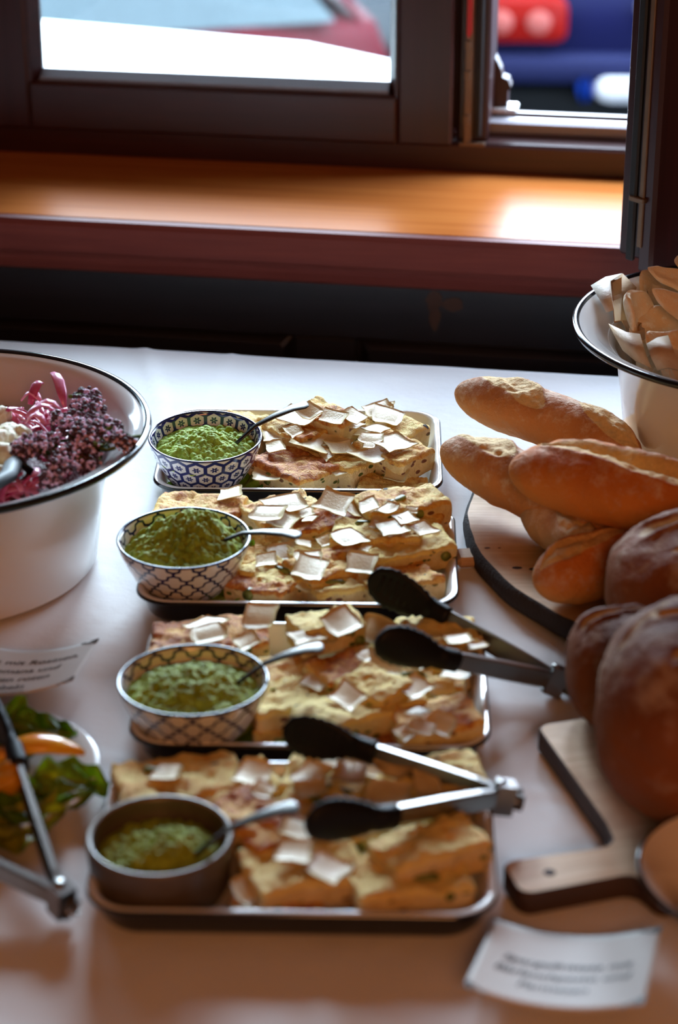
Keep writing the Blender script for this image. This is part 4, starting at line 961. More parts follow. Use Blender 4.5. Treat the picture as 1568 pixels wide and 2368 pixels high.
# pickled onion strips
rr = random.Random(12)
for k in range(64):
    if k < 46:
        px, py = rr.uniform(-10, 175), rr.uniform(925, 1010)
        if k % 3 == 0: px, py = rr.uniform(150, 250), rr.uniform(960, 1060)
    else: px, py = rr.uniform(0, 120), rr.uniform(1105, 1165)
    p = on(px, py, SB.z+.128); lim = Vector((p.x-SB.x, p.y-SB.y))
    if lim.length > .128: lim = lim.normalized()*.128; p.x, p.y = SB.x+lim.x, SB.y+lim.y
    L = rr.uniform(.03, .065); a = rr.uniform(0, 2*PI); cv = rr.uniform(-.9, .9); lift = rr.uniform(0, .010); pts = []
    for i in range(8):
        s_ = i/7-.5; aa = a+cv*s_*2
        pts.append((s_*L*math.cos(aa), s_*L*math.sin(aa), .006*math.sin(s_*4+k)+lift*.6))
    wd = rr.uniform(.0022, .0045)
    V, F = tube(pts, [(wd*.6, .0009)]+[(wd, .0011)]*6+[(wd*.5, .0008)], 8); o = mk('onion_strip', V, F, M['onion'], loc=(p.x, p.y, ztop(p.x, p.y)+.004), rot=(rr.uniform(-.5, .5), rr.uniform(-.4, .4), 0))
    lab = 'curved strip of pink pickled onion near the front of the basin salad' if k >= 46 else 'curved strip of pink pickled onion heaped at the back of the basin salad'
    tag(o, lab, 'onion', 'pickled onion strips at the front' if k >= 46 else 'pickled onion strips at the back')
st = [(50, 925, 95, 928), (70, 935, 100, 912), (125, 905, 150, 942), (75, 950, 140, 945), (60, 965, 130, 950), (60, 977, 105, 980)]
for k, (x0, y0, x1, y1) in enumerate(st):
    a, b_ = on(x0, y0, SB.z+.134), on(x1, y1, SB.z+.136); b_.z += .012*(k == 1) ; a.z += .02*(k == 2); mdp = (a+b_)/2+Vector((0, .004, .008)); c = a
    V, F = tube([(0, 0, 0), (mdp-a)*.5+Vector((0, 0, .002)), mdp-a, ((mdp-a)+(b_-a))*.5+Vector((0, 0, .002)), b_-a], [(.003, .001), (.005, .0012), (.0055, .0012), (.005, .0012), (.002, .001)], 8)
    tag(mk('onion_strip', V, F, M['onion'], loc=a), ['broad pink onion band at the back of the basin salad', 'steep bent pink onion strip sticking up at the back', 'thin single pink onion strip pointing up against the basin wall', 'long pink onion strip leading to the oregano', 'pale pink onion strip crossing the salad middle', 'short bright pink onion strip beside the feta'][k], 'onion', 'large onion strips')
def chunk(name, label, cat, loc, size, mat, seed, group, flat=.8):
    m, k = 18, 24; V = []
    for i in range(m):
        for j in range(k):
            th = PI*i/(m-1); ph = 2*PI*j/k; V.append((math.sin(th)*math.cos(ph), math.sin(th)*math.sin(ph), math.cos(th)))
    V = np.array(V); V = np.sign(V)*np.abs(V)**.75; V = V*(1+.22*fbm(V, 1.6, seed, 3))[:, None]; V *= np.array([size, size*.85, size*flat])*.5
    return tag(mk(name, V, ringfaces(m, k), mat, loc=loc, rot=(seed*.3, seed*.17, seed)), label, cat, group)
for k, (px, py, s_, lab) in enumerate(((18, 1000, .034, 'crumbly white feta lump at the upper edge of the feta heap'), (48, 992, .026, 'small feta lump under the pink onion strips'), (5, 1045, .04, 'large feta lump beside the black server'), (-30, 1020, .04, 'feta lump at the middle of the basin salad'), (5, 1085, .03, 'feta crumb lump in front of the large feta lump'), (-40, 1080, .036, 'feta lump left of the black server'), (45, 1012, .02, 'feta crumb beside the oregano flowers'), (2, 945, .024, 'feta lump at the back of the basin salad'))):
    p = on(px, py, SB.z+.134); chunk('feta_lump', lab, 'cheese', (p.x, p.y, ztop(p.x, p.y)+.006), s_, M['feta'], k+1, 'feta lumps in the salad')
# flowering oregano sprigs
ico = [(0, 0, 1), (.894, 0, .447), (.276, .851, .447), (-.724, .526, .447), (-.724, -.526, .447), (.276, -.851, .447), (.724, .526, -.447), (-.276, .851, -.447), (-.894, 0, -.447), (-.276, -.851, -.447), (.724, -.526, -.447), (0, 0, -1)]
icf = [(0, 1, 2), (0, 2, 3), (0, 3, 4), (0, 4, 5), (0, 5, 1), (1, 6, 2), (2, 7, 3), (3, 8, 4), (4, 9, 5), (5, 10, 1), (6, 7, 2), (7, 8, 3), (8, 9, 4), (9, 10, 5), (10, 6, 1), (11, 7, 6), (11, 8, 7), (11, 9, 8), (11, 10, 9), (11, 6, 10)]
def sprig(label, p0, p1, clusters, seed, nb=95):
    """p0 stem end, p1 flower tip (world)"""
    rr = random.Random(seed); p0, p1 = Vector(p0), Vector(p1); r = thing('oregano_sprig', label, 'herb', p0, (0, 0, 0), 'flowering oregano sprigs'); d = p1-p0
    pts = [d*t+Vector((0, 0, .010*math.sin(PI*t))) for t in np.linspace(0, 1, 7)]
    V, F = tube(pts, [.0012, .0012, .0011, .001, .0009, .0008, .0006], 6); mk('stem', V, F, M['stem'], r)
    V = []; F = []; I = []
    for t, rad in clusters:
        c = d*t+Vector((0, 0, .010*math.sin(PI*t)))
        for q in range(nb):
            v = Vector((rr.gauss(0, 1), rr.gauss(0, 1), rr.gauss(0, .8))).normalized()*rad*rr.random()**.45; v.z = v.z*.75+.002
            v.z = max(v.z, -.45*rad)
            s_ = rr.uniform(.0012, .0024); b0 = len(V); st_ = 1.5 if rr.random() < .5 else 1
            V += [c+v+Vector(x)*s_*(st_ if x[2] > 0 else 1) for x in ico]; F += [tuple(i+b0 for i in f) for f in icf]; I += [0 if rr.random() < .42 else 1]*20
    fl = mk('flower_buds', V, F, [M['bud'], M['calyx']], r, True, midx=I); fl['kind'] = 'stuff'
    for q in range(rr.randint(3, 5)):
        t = rr.uniform(.05, .9); c = d*t; leaf('leaf', None, None, M['herb_leaf'], c+Vector((rr.uniform(-.012, .012), rr.uniform(-.012, .012), rr.uniform(.002, .012))), (rr.uniform(-.6, .6), rr.uniform(-.6, .4), rr.uniform(0, 6)), rr.uniform(.014, .024), rr.uniform(.008, .013), .0006, q, parent=r, curl=.5, lobes=2)
    return r
zb = SB.z+.132
sprig('tall oregano flower head against the back basin wall', on(215, 1040, zb), on(200, 925, zb+.012), [(.45, .017), (.72, .018), (.95, .015)], 3, 125)
sprig('oregano flower sprig in the middle with pale leaves', on(190, 1060, zb), on(140, 975, zb+.005), [(.5, .014), (.9, .015)], 4)
sprig('large oregano sprig leaning over to the right rim', on(150, 1060, zb), on(245, 1000, zb+.012), [(.5, .016), (.75, .020), (1, .018)], 5, 125)
sprig('oregano sprig tip touching the right rim of the basin', on(220, 1050, zb+.004), on(288, 1030, zb+.014), [(.7, .010), (1, .010)], 6, 70)
sprig('broad oregano sprig lying beside the feta', on(160, 1070, zb), on(55, 1045, zb+.010), [(.55, .016), (.8, .018), (1, .014)], 7, 120)
sprig('oregano sprig drooping at the front rim of the basin', on(190, 1040, zb), on(120, 1115, zb-.002), [(.4, .014), (.7, .016), (1, .013)], 8, 110)
sprig('short oregano sprig in front of the green leaves', on(210, 1040, zb), on(205, 1085, zb), [(.5, .014), (1, .014)], 9)
sv = thing('salad_server', 'black handled salad server stuck in the big basin salad', 'spoon', on(-5, 1120, SB.z+.135))
a0 = on(38, 1062, SB.z+.138)-sv.location; a1 = on(20, 1100, SB.z+.146)-sv.location; a2 = on(-20, 1125, SB.z+.148)-sv.location; a3 = on(-190, 1150, SB.z+.160)-sv.location
V, F = tube([a0, a0*.6+a1*.4+Vector((0, 0, .002)), a1, a2, (a2+a3)/2, a3], [(.006, .004), (.0085, .005), (.0085, .006), (.007, .006), (.007, .006), (.005, .004)], 14); mk('handle', V, F, M['gasket'], sv)
V, F = tube([a0+Vector((.018, .02, -.03)), a0+Vector((.008, .008, -.012)), a0], [(.014, .002), (.012, .0025), (.006, .003)], 12); mk('blade', V, F, M['silicone'], sv)

# ------------------------------------------------------------------ boards
BT = .022; BDZ = ZT0+.001; BD = BDZ+BT
bd = thing('round_bread_board', 'round wooden board cut from a trunk with dark bark edge, under the baguettes', 'board', (.418, 1.945, BDZ))
na = 160; rad = [.290*(1+.012*math.sin(2*PI*j/na*2+.6)+.006*math.sin(2*PI*j/na*5)+.0025*math.sin(2*PI*j/na*23)+.0015*random.uniform(-1, 1)) for j in range(na)]
ring = lambda s_, z: [((r_+s_)*math.cos(2*PI*j/na), (r_+s_)*math.sin(2*PI*j/na), z) for j, r_ in enumerate(rad)]
V, F = loft([ring(-.003, BT), ring(-.1, BT), ring(-.2, BT)], False, True); F = [f[::-1] for f in F[:-1]] + [F[-1]]; mk('top_face', V, F, M['board'], bd, False)
V, F = loft([ring(-.008, 0), ring(.001, .003), ring(.0015, BT*.5), ring(0, BT-.002), ring(-.003, BT)], True); mk('bark_edge', V, F, M['bark'], bd)
for px, py, sx, sy in ((1196, 1313, .010, .003), (1233, 1316, .008, .003), (1127, 1267, .006, .0015), (1155, 1267, .003, .001)):
    p = on(px, py, BD+.0003)-Vector(bd.location); V = [(p.x+sx*math.cos(t)*.5, p.y+sy*math.sin(t), BT+.0003) for t in np.linspace(0, 2*PI, 14, endpoint=False)]; mk('knot', V, [tuple(range(14))], M['knot'], bd)
hp = on(1072, 1270, BDZ+.016); hl = Vector((hp.x-.418, hp.y-1.945, 0))
s_ = MB().box(-.008, .05, -.014, .014, .001, .012, 0, .004); s_.obj('handle_stub', M['board'], bd, loc=(hl.x, hl.y, 0), rot=(0, 0, .1))
# rectangular paddle board under the loaves
pm_ = Vector((.2175, 1.362)); pr_ = Vector((.963, .271)); pa = math.atan2(pr_.y, pr_.x); PT = .020
pb = thing('paddle_bread_board', 'rectangular wooden bread board with a holed handle, under the dark loaves', 'board', (pm_.x, pm_.y, BDZ), (0, 0, pa))
def outline(o):
    q = []
    def arc(cx, cy, r_, a0, a1, n_=6):
        for i in range(n_+1): a = a0+(a1-a0)*i/n_; q.append((cx+(r_)*math.cos(a), cy+(r_)*math.sin(a)))
    arc(.38-.012, .203-.012, .012-o, 0, PI/2); arc(.012, .203-.012, .012-o, PI/2, PI)
    q.append((o, .05)); arc(-.014, .030+.003, .012+o, 0, -PI/2, 5)
    arc(-.095+.012, .021-.010, .012-o, PI/2, PI); arc(-.095+.012, -.021+.010, .012-o, PI, 1.5*PI)
    arc(-.014, -.033, .012+o, PI/2, 0, 5); q.append((o, -.0385))
    arc(.012, -.052+.012, .012-o, PI, 1.5*PI); arc(.38-.012, -.052+.012, .012-o, 1.5*PI, 2*PI); return q
o0, o1 = outline(0), outline(.002)
V, F = loft([[(x, y, z) for x, y in pp] for pp, z in ((o1, 0), (o0, .002), (o0, PT-.002), (o1, PT))], True, False); mk('edge', V, F, M['board_edge'], pb)
mk('top_face', [(x, y, PT) for x, y in o1], [tuple(range(len(o1)))], M['board'], pb, False)
V, F, _ = lathe([(0, PT+.0004), (.004, PT+.0004), (.0046, PT+.0001)], 20); mk('hanging_hole', [(x-.064, y-.001, z) for x, y, z in V], [f[::-1] for f in F], M['knot'], pb)

# ------------------------------------------------------------------ breads
def bread(name, label, P0, P1, r, mat, seed, slashes=(), sag=0, flat=.9, cat='bread', group='baguettes on the round board', pw=3.2, twist=0, nt=150, nph=84, bump=1):
    P0, P1 = Vector(P0), Vector(P1); d = P1-P0; L = d.length; t = d.normalized(); side = t.cross(Vector((0, 0, 1))).normalized(); up_ = side.cross(t)
    tt = np.linspace(0, 1, nt); tt = .5-.5*np.cos(PI*tt); V = []; tear = []; upa = []
    T_, PH = np.meshgrid(tt, np.linspace(0, 2*PI, nph, endpoint=False), indexing='ij'); T_ = T_.ravel(); PH = PH.ravel()
    R_ = r*np.power(np.clip(1-np.abs(2*T_-1)**pw, 0, 1), .5)
    cyl = np.stack([T_*L, np.cos(PH)*r, np.sin(PH)*r], 1)
    disp = bump*(.05*fbm(cyl, 16, seed, 2)+.035*noise(cyl, 45, seed+3)+.022*noise(cyl, 110, seed+4)+.012*noise(cyl, 240, seed+5))
    tr = np.zeros(len(T_)); ph = (PH-PI/2+PI) % (2*PI)-PI            # 0 = straight up, positive towards -side
    for tc_, hl, pc, hw, sk, dep, ear in slashes:
        q = (T_-tc_)/hl; lens = np.sqrt(np.clip(1-q*q, 0, 1)); w_ = hw*lens+1e-4
        s_ = (ph-(pc+sk*(T_-tc_))+.10*noise(cyl, 40, seed+8))/w_; inside = (np.abs(q) < 1)
        m = np.clip(1.15-np.abs(s_), 0, .3)/.3*inside; tr = np.maximum(tr, m)
        disp += m*lens*(-dep*np.exp(-((s_-.35)/.5)**2)+.10*noise(cyl, 70, seed+12)+.07*noise(cyl, 160, seed+13)+.03*noise(cyl, 330, seed+14)) + inside*lens*ear*np.exp(-((s_-1.12)/.28)**2) + inside*lens*ear*.35*np.exp(-((s_+1.15)/.3)**2)
    rad_ = R_*(1+disp)
    bend = sag*np.sin(PI*T_)
    ce = np.outer(T_, np.array(d)); o_s = np.cos(PH)*rad_; o_u = np.sin(PH)*rad_*flat
    V = ce + np.outer(o_s, np.array(side)) + np.outer(o_u+bend, np.array(up_))
    F = ringfaces(nt, nph)
    o = mk(name, V, F, mat, attrs={'tear': tr, 'up': np.sin(PH)}, loc=P0); return tag(o, label, cat, group)
bz = BD
bread('baguette', 'floury brown baguette farthest back, next to the flatbread basin', on(1056, 903, .818), on(1480, 1052, .806), .0300, M['baguette'], 3, [(.31, .22, -.05, .55, -2.4, .08, .16), (.86, .22, -.1, .6, -2.0, .10, .16)], .004, .95)
bread('baguette', 'long pale-bottomed baguette lying under the orange baguette', on(1026, 1034, .822), on(1520, 1275, .806), .0325, M['baguette'], 14, [(.19, .17, .10, .55, -2.2, .07, .15), (.55, .2, .1, .6, -1.4, .06, .12)], .002, .95)
bread('baguette', 'orange-brown baguette on top with a long open split', on(1180, 1078, .866), on(1720, 1215, .853), .0345, M['baguette_orange'], 25, [(.50, .47, .05, .42, -.75, .30, .30)], .003, .95)
bread('baguette', 'short floury baguette end beneath the long pale-bottomed one', on(1222, 1160, .802), on(1420, 1330, .797), .026, M['baguette_pale'], 36, [(.6, .25, -.2, .5, -1, .05, .1)], 0, .95)
bread('baguette', 'glossy orange baguette end pointing at the tongs', on(1238, 1348, .802), on(1540, 1272, .808), .0315, M['baguette_orange'], 47, [(.36, .33, .10, .5, .4, .10, .18)], 0, .95)
def loaf(label, ctr, ax, ay, az, rz, mat, seed, cuts=(), p=2.4):
    m, k = 110, 150; th = np.linspace(0, PI, m); ph = np.linspace(0, 2*PI, k, endpoint=False); A_, B2 = np.meshgrid(th, ph, indexing='ij'); A_ = A_.ravel(); B2 = B2.ravel()
    D = np.stack([np.sin(A_)*np.cos(B2), np.sin(A_)*np.sin(B2), np.cos(A_)], 1); nrm_ = (np.abs(D)**p).sum(1)**(1/p); S = D/nrm_[:, None]
    disp = .035*fbm(S, 1.8, seed, 2)+.008*noise(S, 9, seed+4)+.005*noise(S, 24, seed+5)+.003*noise(S, 60, seed+6)
    tr = np.zeros(len(S))
    for x0, y0, x1, y1, wd, dep in cuts:                   # cut from (x0,y0) to (x1,y1) over the top, unit coordinates
        dx, dy = x1-x0, y1-y0; l = math.hypot(dx, dy); t_ = ((S[:, 0]-x0)*dx+(S[:, 1]-y0)*dy)/l/l; q = ((S[:, 0]-x0)*dy-(S[:, 1]-y0)*dx)/l+.05*noise(S, 5, seed+7)
        e = np.clip(np.minimum(t_, 1-t_)/.12, 0, 1)*(S[:, 2] > -.2); w_ = np.clip(1.2-np.abs(q)/wd, 0, 1)*e
        tr = np.maximum(tr, np.clip(w_*2, 0, 1)); disp += -dep*w_+dep*.8*np.exp(-((np.abs(q)-wd*1.5)/(wd*.5))**2)*e
    V = S*(1+disp)[:, None]*np.array([ax, ay, az]); V[:, 2] = np.maximum(V[:, 2], -az*.93)
    o = mk('rustic_loaf', V, ringfaces(m, k), mat, attrs={'tear': tr, 'up': S[:, 2]}, loc=ctr, rot=(0, 0, rz)); return tag(o, label, 'bread', 'dark rustic loaves')
loaf('round brown loaf with a pale slash on top, in front of the orange baguettes', (.330, 1.690, BD+.060), .097, .085, .063, .2, M['loaf'], 3, [(-.75, .25, .9, .05, .10, .07), (-.6, -.35, .5, -.5, .05, .03)], 2.3)
loaf('biggest dark crusty loaf, nearest on the rectangular board', (.303, 1.447, BDZ+PT+.076), .103, .098, .081, -.2, M['loaf_dark'], 17, [(-.7, .1, .8, -.1, .05, .035), (-.5, -.5, .7, -.35, .05, .03), (-.4, .55, .7, .4, .05, .03), (-.85, -.2, -.3, .75, .04, .025)], 2.7)
loaf('smaller dark loaf half hidden behind the biggest loaf', (.236, 1.566, BDZ+PT+.047), .048, .055, .050, .15, M['loaf_dark'], 29, [(-.8, .2, .5, .35, .09, .06)], 2.4)

# ------------------------------------------------------------------ flatbread basin
FB = Vector((.446, 2.115, BD+.0005)); fH = .143
basin('white enamel basin of flatbread standing on the round board', FB, .203, .142, .159, fH)
rr = random.Random(5); pl = thing('paper_liner', 'brown crumpled paper liner folded inside the flatbread basin', 'paper', FB)
na = 60; rows = 9; V = []
for i in range(rows):
    for j in range(na):
        a = math.radians(128)+math.radians(200)*j/(na-1); s_ = i/(rows-1); topz = .124+.022*math.sin(j*.55)*(.5+.5*math.sin(j*.23+1))+.016*(1-abs(j/(na-1)-.25)*2)
        z = .03+(topz-.03)*s_; rb = .120+.020*s_; fold = .010*math.sin(j*.9+i*.6)*(.4+.6*s_)+.005*rr.uniform(-1, 1)*s_
        V.append(((rb+fold)*math.cos(a), (rb+fold)*math.sin(a), z))
F = [(i*na+j, i*na+j+1, (i+1)*na+j+1, (i+1)*na+j) for i in range(rows-1) for j in range(na-1)]
b0 = len(V); V2 = [(x*.994, y*.994, z) for x, y, z in V]; F2 = F + [tuple(b0+q for q in f[::-1]) for f in F]
mk('sheet', V+V2, F2, M['kraft'], pl, False)
def wl(px, py, z): return on(px, py, z)-FB
def flap(name, pts, mat, th=.0008):
    """folded paper facet strip: pts rows of world points"""
    n_ = len(pts[0]); V = [q for row in pts for q in row]; b0 = len(V); F = [(i*n_+j, i*n_+j+1, (i+1)*n_+j+1, (i+1)*n_+j) for i in range(len(pts)-1) for j in range(n_-1)]
    V2 = [q+Vector((.0004, .0006, -th)) for q in V]; bd_ = [j for j in range(n_)] + [i*n_+n_-1 for i in range(1, len(pts))] + [(len(pts)-1)*n_+j for j in range(n_-2, -1, -1)] + [i*n_ for i in range(len(pts)-2, 0, -1)]
    F2 = F + [tuple(b0+q for q in f[::-1]) for f in F] + [(bd_[q], b0+bd_[q], b0+bd_[(q+1) % len(bd_)], bd_[(q+1) % len(bd_)]) for q in range(len(bd_))]
    o = mk(name, V+V2, F2, mat, pl, True); return o
zR = FB.z+fH
flap('folded_flap', [[wl(1366, 660, zR+.010), wl(1400, 640, zR+.016), wl(1438, 632, zR+.014)], [wl(1385, 690, zR+.012), wl(1410, 665, zR+.018), wl(1412, 650, zR+.020)], [wl(1402, 722, zR+.004), wl(1420, 716, zR+.010), wl(1416, 700, zR+.012)]], M['paper_white'])['label'] = 'pale folded paper corner'
flap('folded_flap', [[wl(1412, 650, zR+.016), wl(1440, 632, zR+.014), wl(1472, 664, zR+.004)], [wl(1416, 690, zR+.008), wl(1440, 680, zR+.002), wl(1460, 700, zR-.012)], [wl(1420, 745, zR-.004), wl(1436, 742, zR-.012), wl(1450, 760, zR-.02)]], M['kraft'])
flap('folded_flap', [[wl(1407, 748, zR+.004), wl(1450, 768, zR+.004), wl(1480, 772, zR+.004)], [wl(1420, 775, zR-.002), wl(1458, 800, zR+.002), wl(1490, 808, zR+.002)], [wl(1440, 810, zR-.014), wl(1470, 835, zR-.012), wl(1506, 850, zR-.012)]], M['kraft'])
flap('folded_flap', [[wl(1495, 795, zR+.012), wl(1520, 780, zR+.014), wl(1545, 775, zR+.014)], [wl(1505, 825, zR+.006), wl(1530, 815, zR+.010), wl(1560, 815, zR+.008)], [wl(1520, 856, zR-.010), wl(1545, 850, zR-.008), wl(1580, 858, zR-.008)]], M['kraft'])
def flat(label, px, py, z, L, W, T, rot, bend, seed, taper=0):
    m, k = 26, 20; V = []
    for s_ in (1, 0):
        for i in range(m):
            for j in range(k):
                x, y = i/(m-1)*2-1, j/(k-1)*2-1
                u_, v_ = x*math.sqrt(1-y*y*.42), y*math.sqrt(1-x*x*.42); e = max(abs(x), abs(y)); th = T*math.sqrt(max(0, 1-e**4))
                a = bend*u_; X = math.sin(a)/bend*L/2 if abs(bend) > .01 else u_*L/2; Z = (1-math.cos(a))/bend*L/2 if abs(bend) > .01 else 0
                V.append((X, v_*W/2*(1-taper*(1-u_)/2), Z+(th/2 if s_ else -th/2)))
    V = np.array(V); V += np.stack([noise(V, 40, seed), noise(V, 40, seed+1), fbm(V, 45, seed+2, 2)], 1)*.0028
    mm = m*k; F = [(i*k+j, (i+1)*k+j, (i+1)*k+j+1, i*k+j+1) for i in range(m-1) for j in range(k-1)]; F += [tuple(mm+q for q in f[::-1]) for f in F]
    bd_ = [i*k for i in range(m)] + [(m-1)*k+j for j in range(1, k)] + [i*k+k-1 for i in range(m-2, -1, -1)] + [j for j in range(k-2, 0, -1)]
    F += [(bd_[q], bd_[(q+1) % len(bd_)], mm+bd_[(q+1) % len(bd_)], mm+bd_[q]) for q in range(len(bd_))]
    o = mk('flatbread', V, F, M['flatbread'], loc=on(px, py, z), rot=rot); return tag(o, label, 'flatbread', 'flatbread pieces in the basin')
flat('bent floury flatbread piece standing upright beside the paper flap', 1464, 722, zR+.004, .060, .042, .010, (1.2, .1, 1.0), 1.0, 1)
flat('flatbread lying on top of the heap, farthest back', 1640, 612, zR+.030, .085, .05, .010, (.35, -.25, .3), .7, 2)
flat('flatbread with thin pale edge tilted above the basin middle', 1600, 652, zR+.020, .105, .055, .008, (.55, .12, -.12), .5, 3, .7)
flat('flatbread wedge jutting left over the basin middle', 1606, 722, zR+.016, .105, .058, .009, (.75, .30, -.28), .6, 4, .75)
flat('flatbread tucked low inside the front of the paper liner', 1546, 806, zR-.004, .07, .042, .010, (.7, .1, .3), .9, 5)
flat('shaded flatbread deep between the upright and the wedge piece', 1516, 772, zR-.016, .07, .05, .009, (.5, -.3, .9), .7, 6)
flat('flatbread at the back right of the basin', 1700, 690, zR+.004, .11, .07, .009, (.3, -.2, .4), .4, 7)
flat('flatbread filling the right of the basin', 1700, 775, zR-.002, .09, .06, .009, (.4, -.1, -.6), .5, 8)
flat('broad flatbread at the bottom of the heap', 1640, 745, zR-.036, .11, .09, .010, (.1, .1, .6), .2, 9)
flat('upright flatbread behind the thin edged piece', 1530, 672, zR-.012, .06, .05, .008, (1.0, .1, .2), .5, 10)

# ------------------------------------------------------------------ plate of leaves at left, bowl at right
PC = on(-50, 1800, ZT0+.008); PC.z = ZT0+.001
pp = thing('salad_plate', 'white plate of leafy salad with orange pepper at the left table edge', 'plate', PC)
V, F, _ = lathe([(0, 0), (.062, 0), (.064, .003), (.085, .010), (.098, .015), (.0985, .0165), (.097, .0172), (.083, .0125), (.062, .0055), (0, .005)], 96); mk('dish', V, F, M['plate'], pp)
G = 'salad leaves on the plate'
for lab, px, py, z, rot, L, W, ru, mat, sd, cl in (
    ('pale green lettuce tip at the back of the plate', 22, 1668, .030, (.4, -.5, 1.0), .05, .036, .006, 'lettuce', 1, .3),
    ('dark curly lettuce leaf behind the pepper', 95, 1688, .028, (.5, .1, -.15), .062, .036, .006, 'lettuce_dark', 2, .2),
    ('bright green lettuce leaf hanging over the right plate edge', 178, 1800, .024, (.35, .22, .28), .07, .046, .007, 'lettuce', 3, -.5),
    ('dark green leaf in front of the bright leaf', 105, 1850, .020, (.3, .1, .55), .085, .046, .006, 'lettuce_dark', 4, .2),
    ('olive leaf under the tongs on the plate', 40, 1860, .022, (.2, .05, .9), .085, .06, .006, 'lettuce_olive', 5, .2),
    ('olive green leaf at the front plate rim', 40, 1910, .016, (.2, 0, .5), .08, .05, .005, 'lettuce_olive', 6, .2),
    ('mid green leaf at the left of the plate', -30, 1830, .026, (.2, 0, .1), .08, .06, .006, 'lettuce', 7, .2),
    ('dark leaf beneath the orange pepper strip', 30, 1720, .018, (.2, 0, .1), .08, .05, .004, 'lettuce_dark', 8, .1)):
    leaf('salad_leaf', lab, 'leaf', M[mat], on(px, py, PC.z+z), rot, L, W, ru, sd, G, cl)
def pepper(label, p0, p1, w_, seed):
    p0, p1 = Vector(p0), Vector(p1); d = p1-p0; V, F = tube([d*t+Vector((0, 0, .006*math.sin(PI*t))) for t in np.linspace(0, 1, 10)], [(w_*q, w_*.42*q+.001) for q in (.55, .9, 1, 1, .98, .92, .84, .7, .5, .18)], 16)
    o = mk('pepper_strip', V, F, M['pepper'], loc=p0); return tag(o, label, 'pepper', 'orange pepper strips')
pepper('orange pepper strip with pointed end behind the lettuce', on(28, 1728, PC.z+.034), on(196, 1742, PC.z+.026), .0125, 1)
pepper('orange pepper piece at the left of the tongs', on(-40, 1752, PC.z+.032), on(20, 1800, PC.z+.03), .013, 2)
for k, (px, py, lab) in enumerate(((4, 1760, 'yellow roasted vegetable piece beside the black tongs head'), (12, 1806, 'browned yellow vegetable piece under the steel tongs arm'))):
    chunk('vegetable_piece', lab, 'vegetable', on(px, py, PC.z+.03), .034, M['yellow_veg'], k+21, 'yellow vegetables on the plate', .7)
WC = on(1744, 1976, .806); WC.z = ZT0+.0012; WC.x -= .003; WC.y -= .020
wr = thing('serving_bowl', 'white bowl with dark rim at the right edge, beside the paddle board', 'bowl', WC)
wR, wH = .084, .055
V, F, _ = lathe([(.036, 0), (.04, .001), (.048, .014), (.064, .036), (wR-.001, wH-.002)], 96); mk('outer_wall', V, F, M['enamel'], wr)
V, F, _ = lathe([(wR-.001, wH-.002), (wR, wH), (wR-.001, wH+.0018), (wR-.003, wH+.001)], 96); mk('rim', V, F, M['enamel_edge'], wr)
V, F, _ = lathe([(wR-.003, wH+.001), (wR-.008, wH-.002), (.062, .038), (.046, .016), (.036, .006), (0, .004)], 96); mk('inner_wall', V, F, M['enamel'], wr)
V, F, _ = lathe([(.036, 0), (0, .001)], 48); mk('base', V, F, M['enamel'], wr)
for k in range(9):
    a = k*2.4; r_ = .012+.028*(k/9)**.6
    chunk('yellow_food_piece', 'chunk of yellow food in the white bowl at the right edge', 'food', (WC.x+r_*math.cos(a), WC.y+r_*math.sin(a), WC.z+.034+.006*(k % 2)), .026, M['yellow_veg'], k+40, 'yellow food in the white bowl', .7)

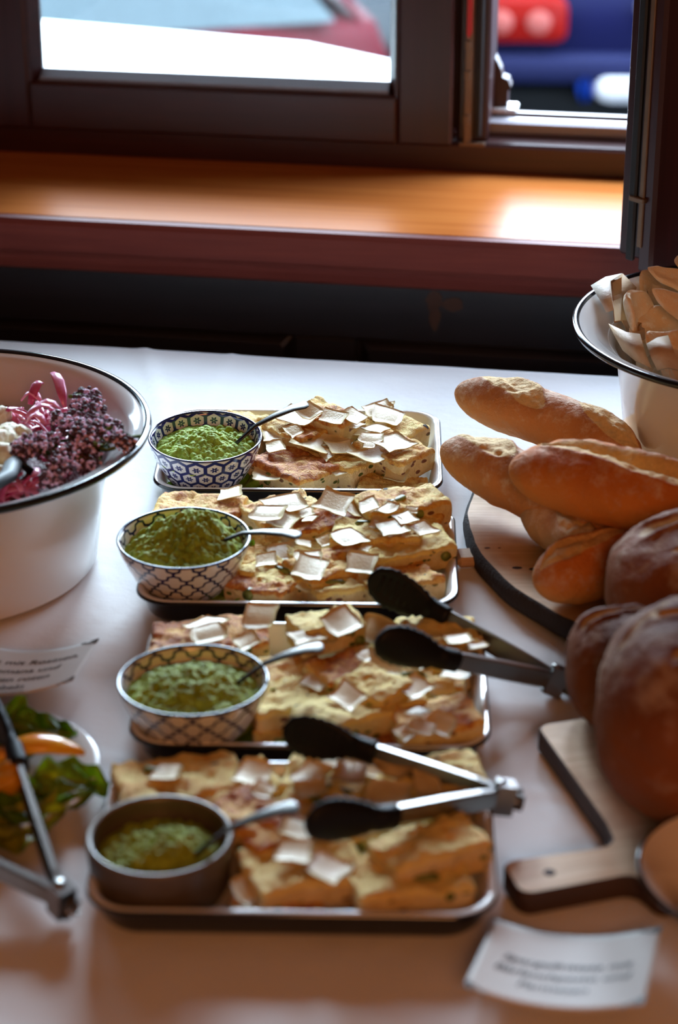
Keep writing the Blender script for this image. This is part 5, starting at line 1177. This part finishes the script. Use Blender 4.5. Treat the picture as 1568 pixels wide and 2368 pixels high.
# ------------------------------------------------------------------ paper name cards
def card(label, corners, sag, lines, small=None):
    """a curled sheet given by its four corners TL, TR, BR, BL; it sags towards the cloth in the middle"""
    TL, TR_, BR, BL = [on(*c) for c in corners]; Wd = ((TR_-TL).length+(BR-BL).length)/2; Hh = ((TL-BL).length+(TR_-BR).length)/2
    c = (TL+TR_+BR+BL)/4; c.z = ZT0+.0012; r = thing('name_card', label, 'card', c)
    def at(x, y, lift=0):
        u, v = x/Wd+.5, y/Hh+.5; p = (BL*(1-u)+BR*u)*(1-v)+(TL*(1-u)+TR_*u)*v
        return p - c - Vector((0, 0, (sag[1]*(1-v)+sag[0]*v)*(1-(2*u-1)**2) - lift))
    m, k = 30, 16; cut = .010; V = []
    for i in range(m):
        for j in range(k): V.append(at((i/(m-1)-.5)*Wd, (j/(k-1)-.5)*Hh))
    n0 = len(V); V += [q-Vector((0, 0, .0004)) for q in V]; F = [(i*k+j, (i+1)*k+j, (i+1)*k+j+1, i*k+j+1) for i in range(m-1) for j in range(k-1)]; F += [tuple(n0+q for q in f[::-1]) for f in F]
    bd_ = [i*k for i in range(m)] + [(m-1)*k+j for j in range(1, k)] + [i*k+k-1 for i in range(m-2, -1, -1)] + [j for j in range(k-2, 0, -1)]
    F += [(bd_[q], n0+bd_[q], n0+bd_[(q+1) % len(bd_)], bd_[(q+1) % len(bd_)]) for q in range(len(bd_))]
    mk('paper', V, F, M['paper'], r)
    def write(txt, x0, y0, s_, mat, al):
        cu = bpy.data.curves.new('lettering', 'FONT'); cu.body = txt; cu.size = s_; cu.align_x = al; cu.shear = .2; cu.offset = s_*.014; cu.resolution_u = 3
        to = bpy.data.objects.new('lettering', cu); COL.objects.link(to); dg = bpy.context.evaluated_depsgraph_get(); me = bpy.data.meshes.new_from_object(to.evaluated_get(dg)); bpy.data.objects.remove(to)
        me.materials.clear(); me.materials.append(mat)
        for v in me.vertices: v.co = at(v.co.x*1.06+x0, v.co.y+y0, .0005)
        o = bpy.data.objects.new('lettering', me); COL.objects.link(o); o.parent = r
    for txt, u, v, s_, al in lines: write(txt, (u-.5)*Wd, (v-.5)*Hh, s_, M['ink'] if s_ > .007 else M['ink_grey'], al)
    for cx, cy in ((1, 1), (1, -1), (-1, -1)):                 # printed stepped corner ornaments
        V = []; F = []; q = .0032
        for a in range(4):
            for b_ in range(4-a):
                if (a+b_) % 3 == 2 and a: continue
                b0 = len(V)
                for dx, dy in ((0, 0), (1, 0), (1, 1), (0, 1)): V.append(at(cx*(Wd/2-.0004-(a+dx)*q*1.2), cy*(Hh/2-.0004-(b_+dy)*q*.8), .0004))
                F.append((b0, b0+1, b0+2, b0+3))
        mk('corner_ornament', V, F, M['ink'], r, False)
    return r
card('curled white paper card with German salad text, left of the third tray', [(-105, 1470, .770), (232, 1475, .776), (168, 1574, .780), (-140, 1594, .775)], (.014, .010),
     [('Salat mit Rosinen,', .91, .66, .0122, 'RIGHT'), ('Romana und', .80, .47, .0122, 'RIGHT'), ('gepickelten roten', .76, .29, .0122, 'RIGHT'), ('Zwiebeln', .60, .12, .0122, 'RIGHT'), ('Allergene:', .62, .03, .0055, 'RIGHT')])
card('curled white paper card with three lines of text in front of the nearest tray', [(1146, 2124, .766), (1532, 2140, .768), (1492, 2322, .788), (1070, 2282, .780)], (.012, .012),
     [('Spargelfrittata mit', .50, .52, .0118, 'CENTER'), ('B\u00e4rlauchpesto und', .49, .37, .0118, 'CENTER'), ('Parmesan', .46, .22, .0118, 'CENTER')])
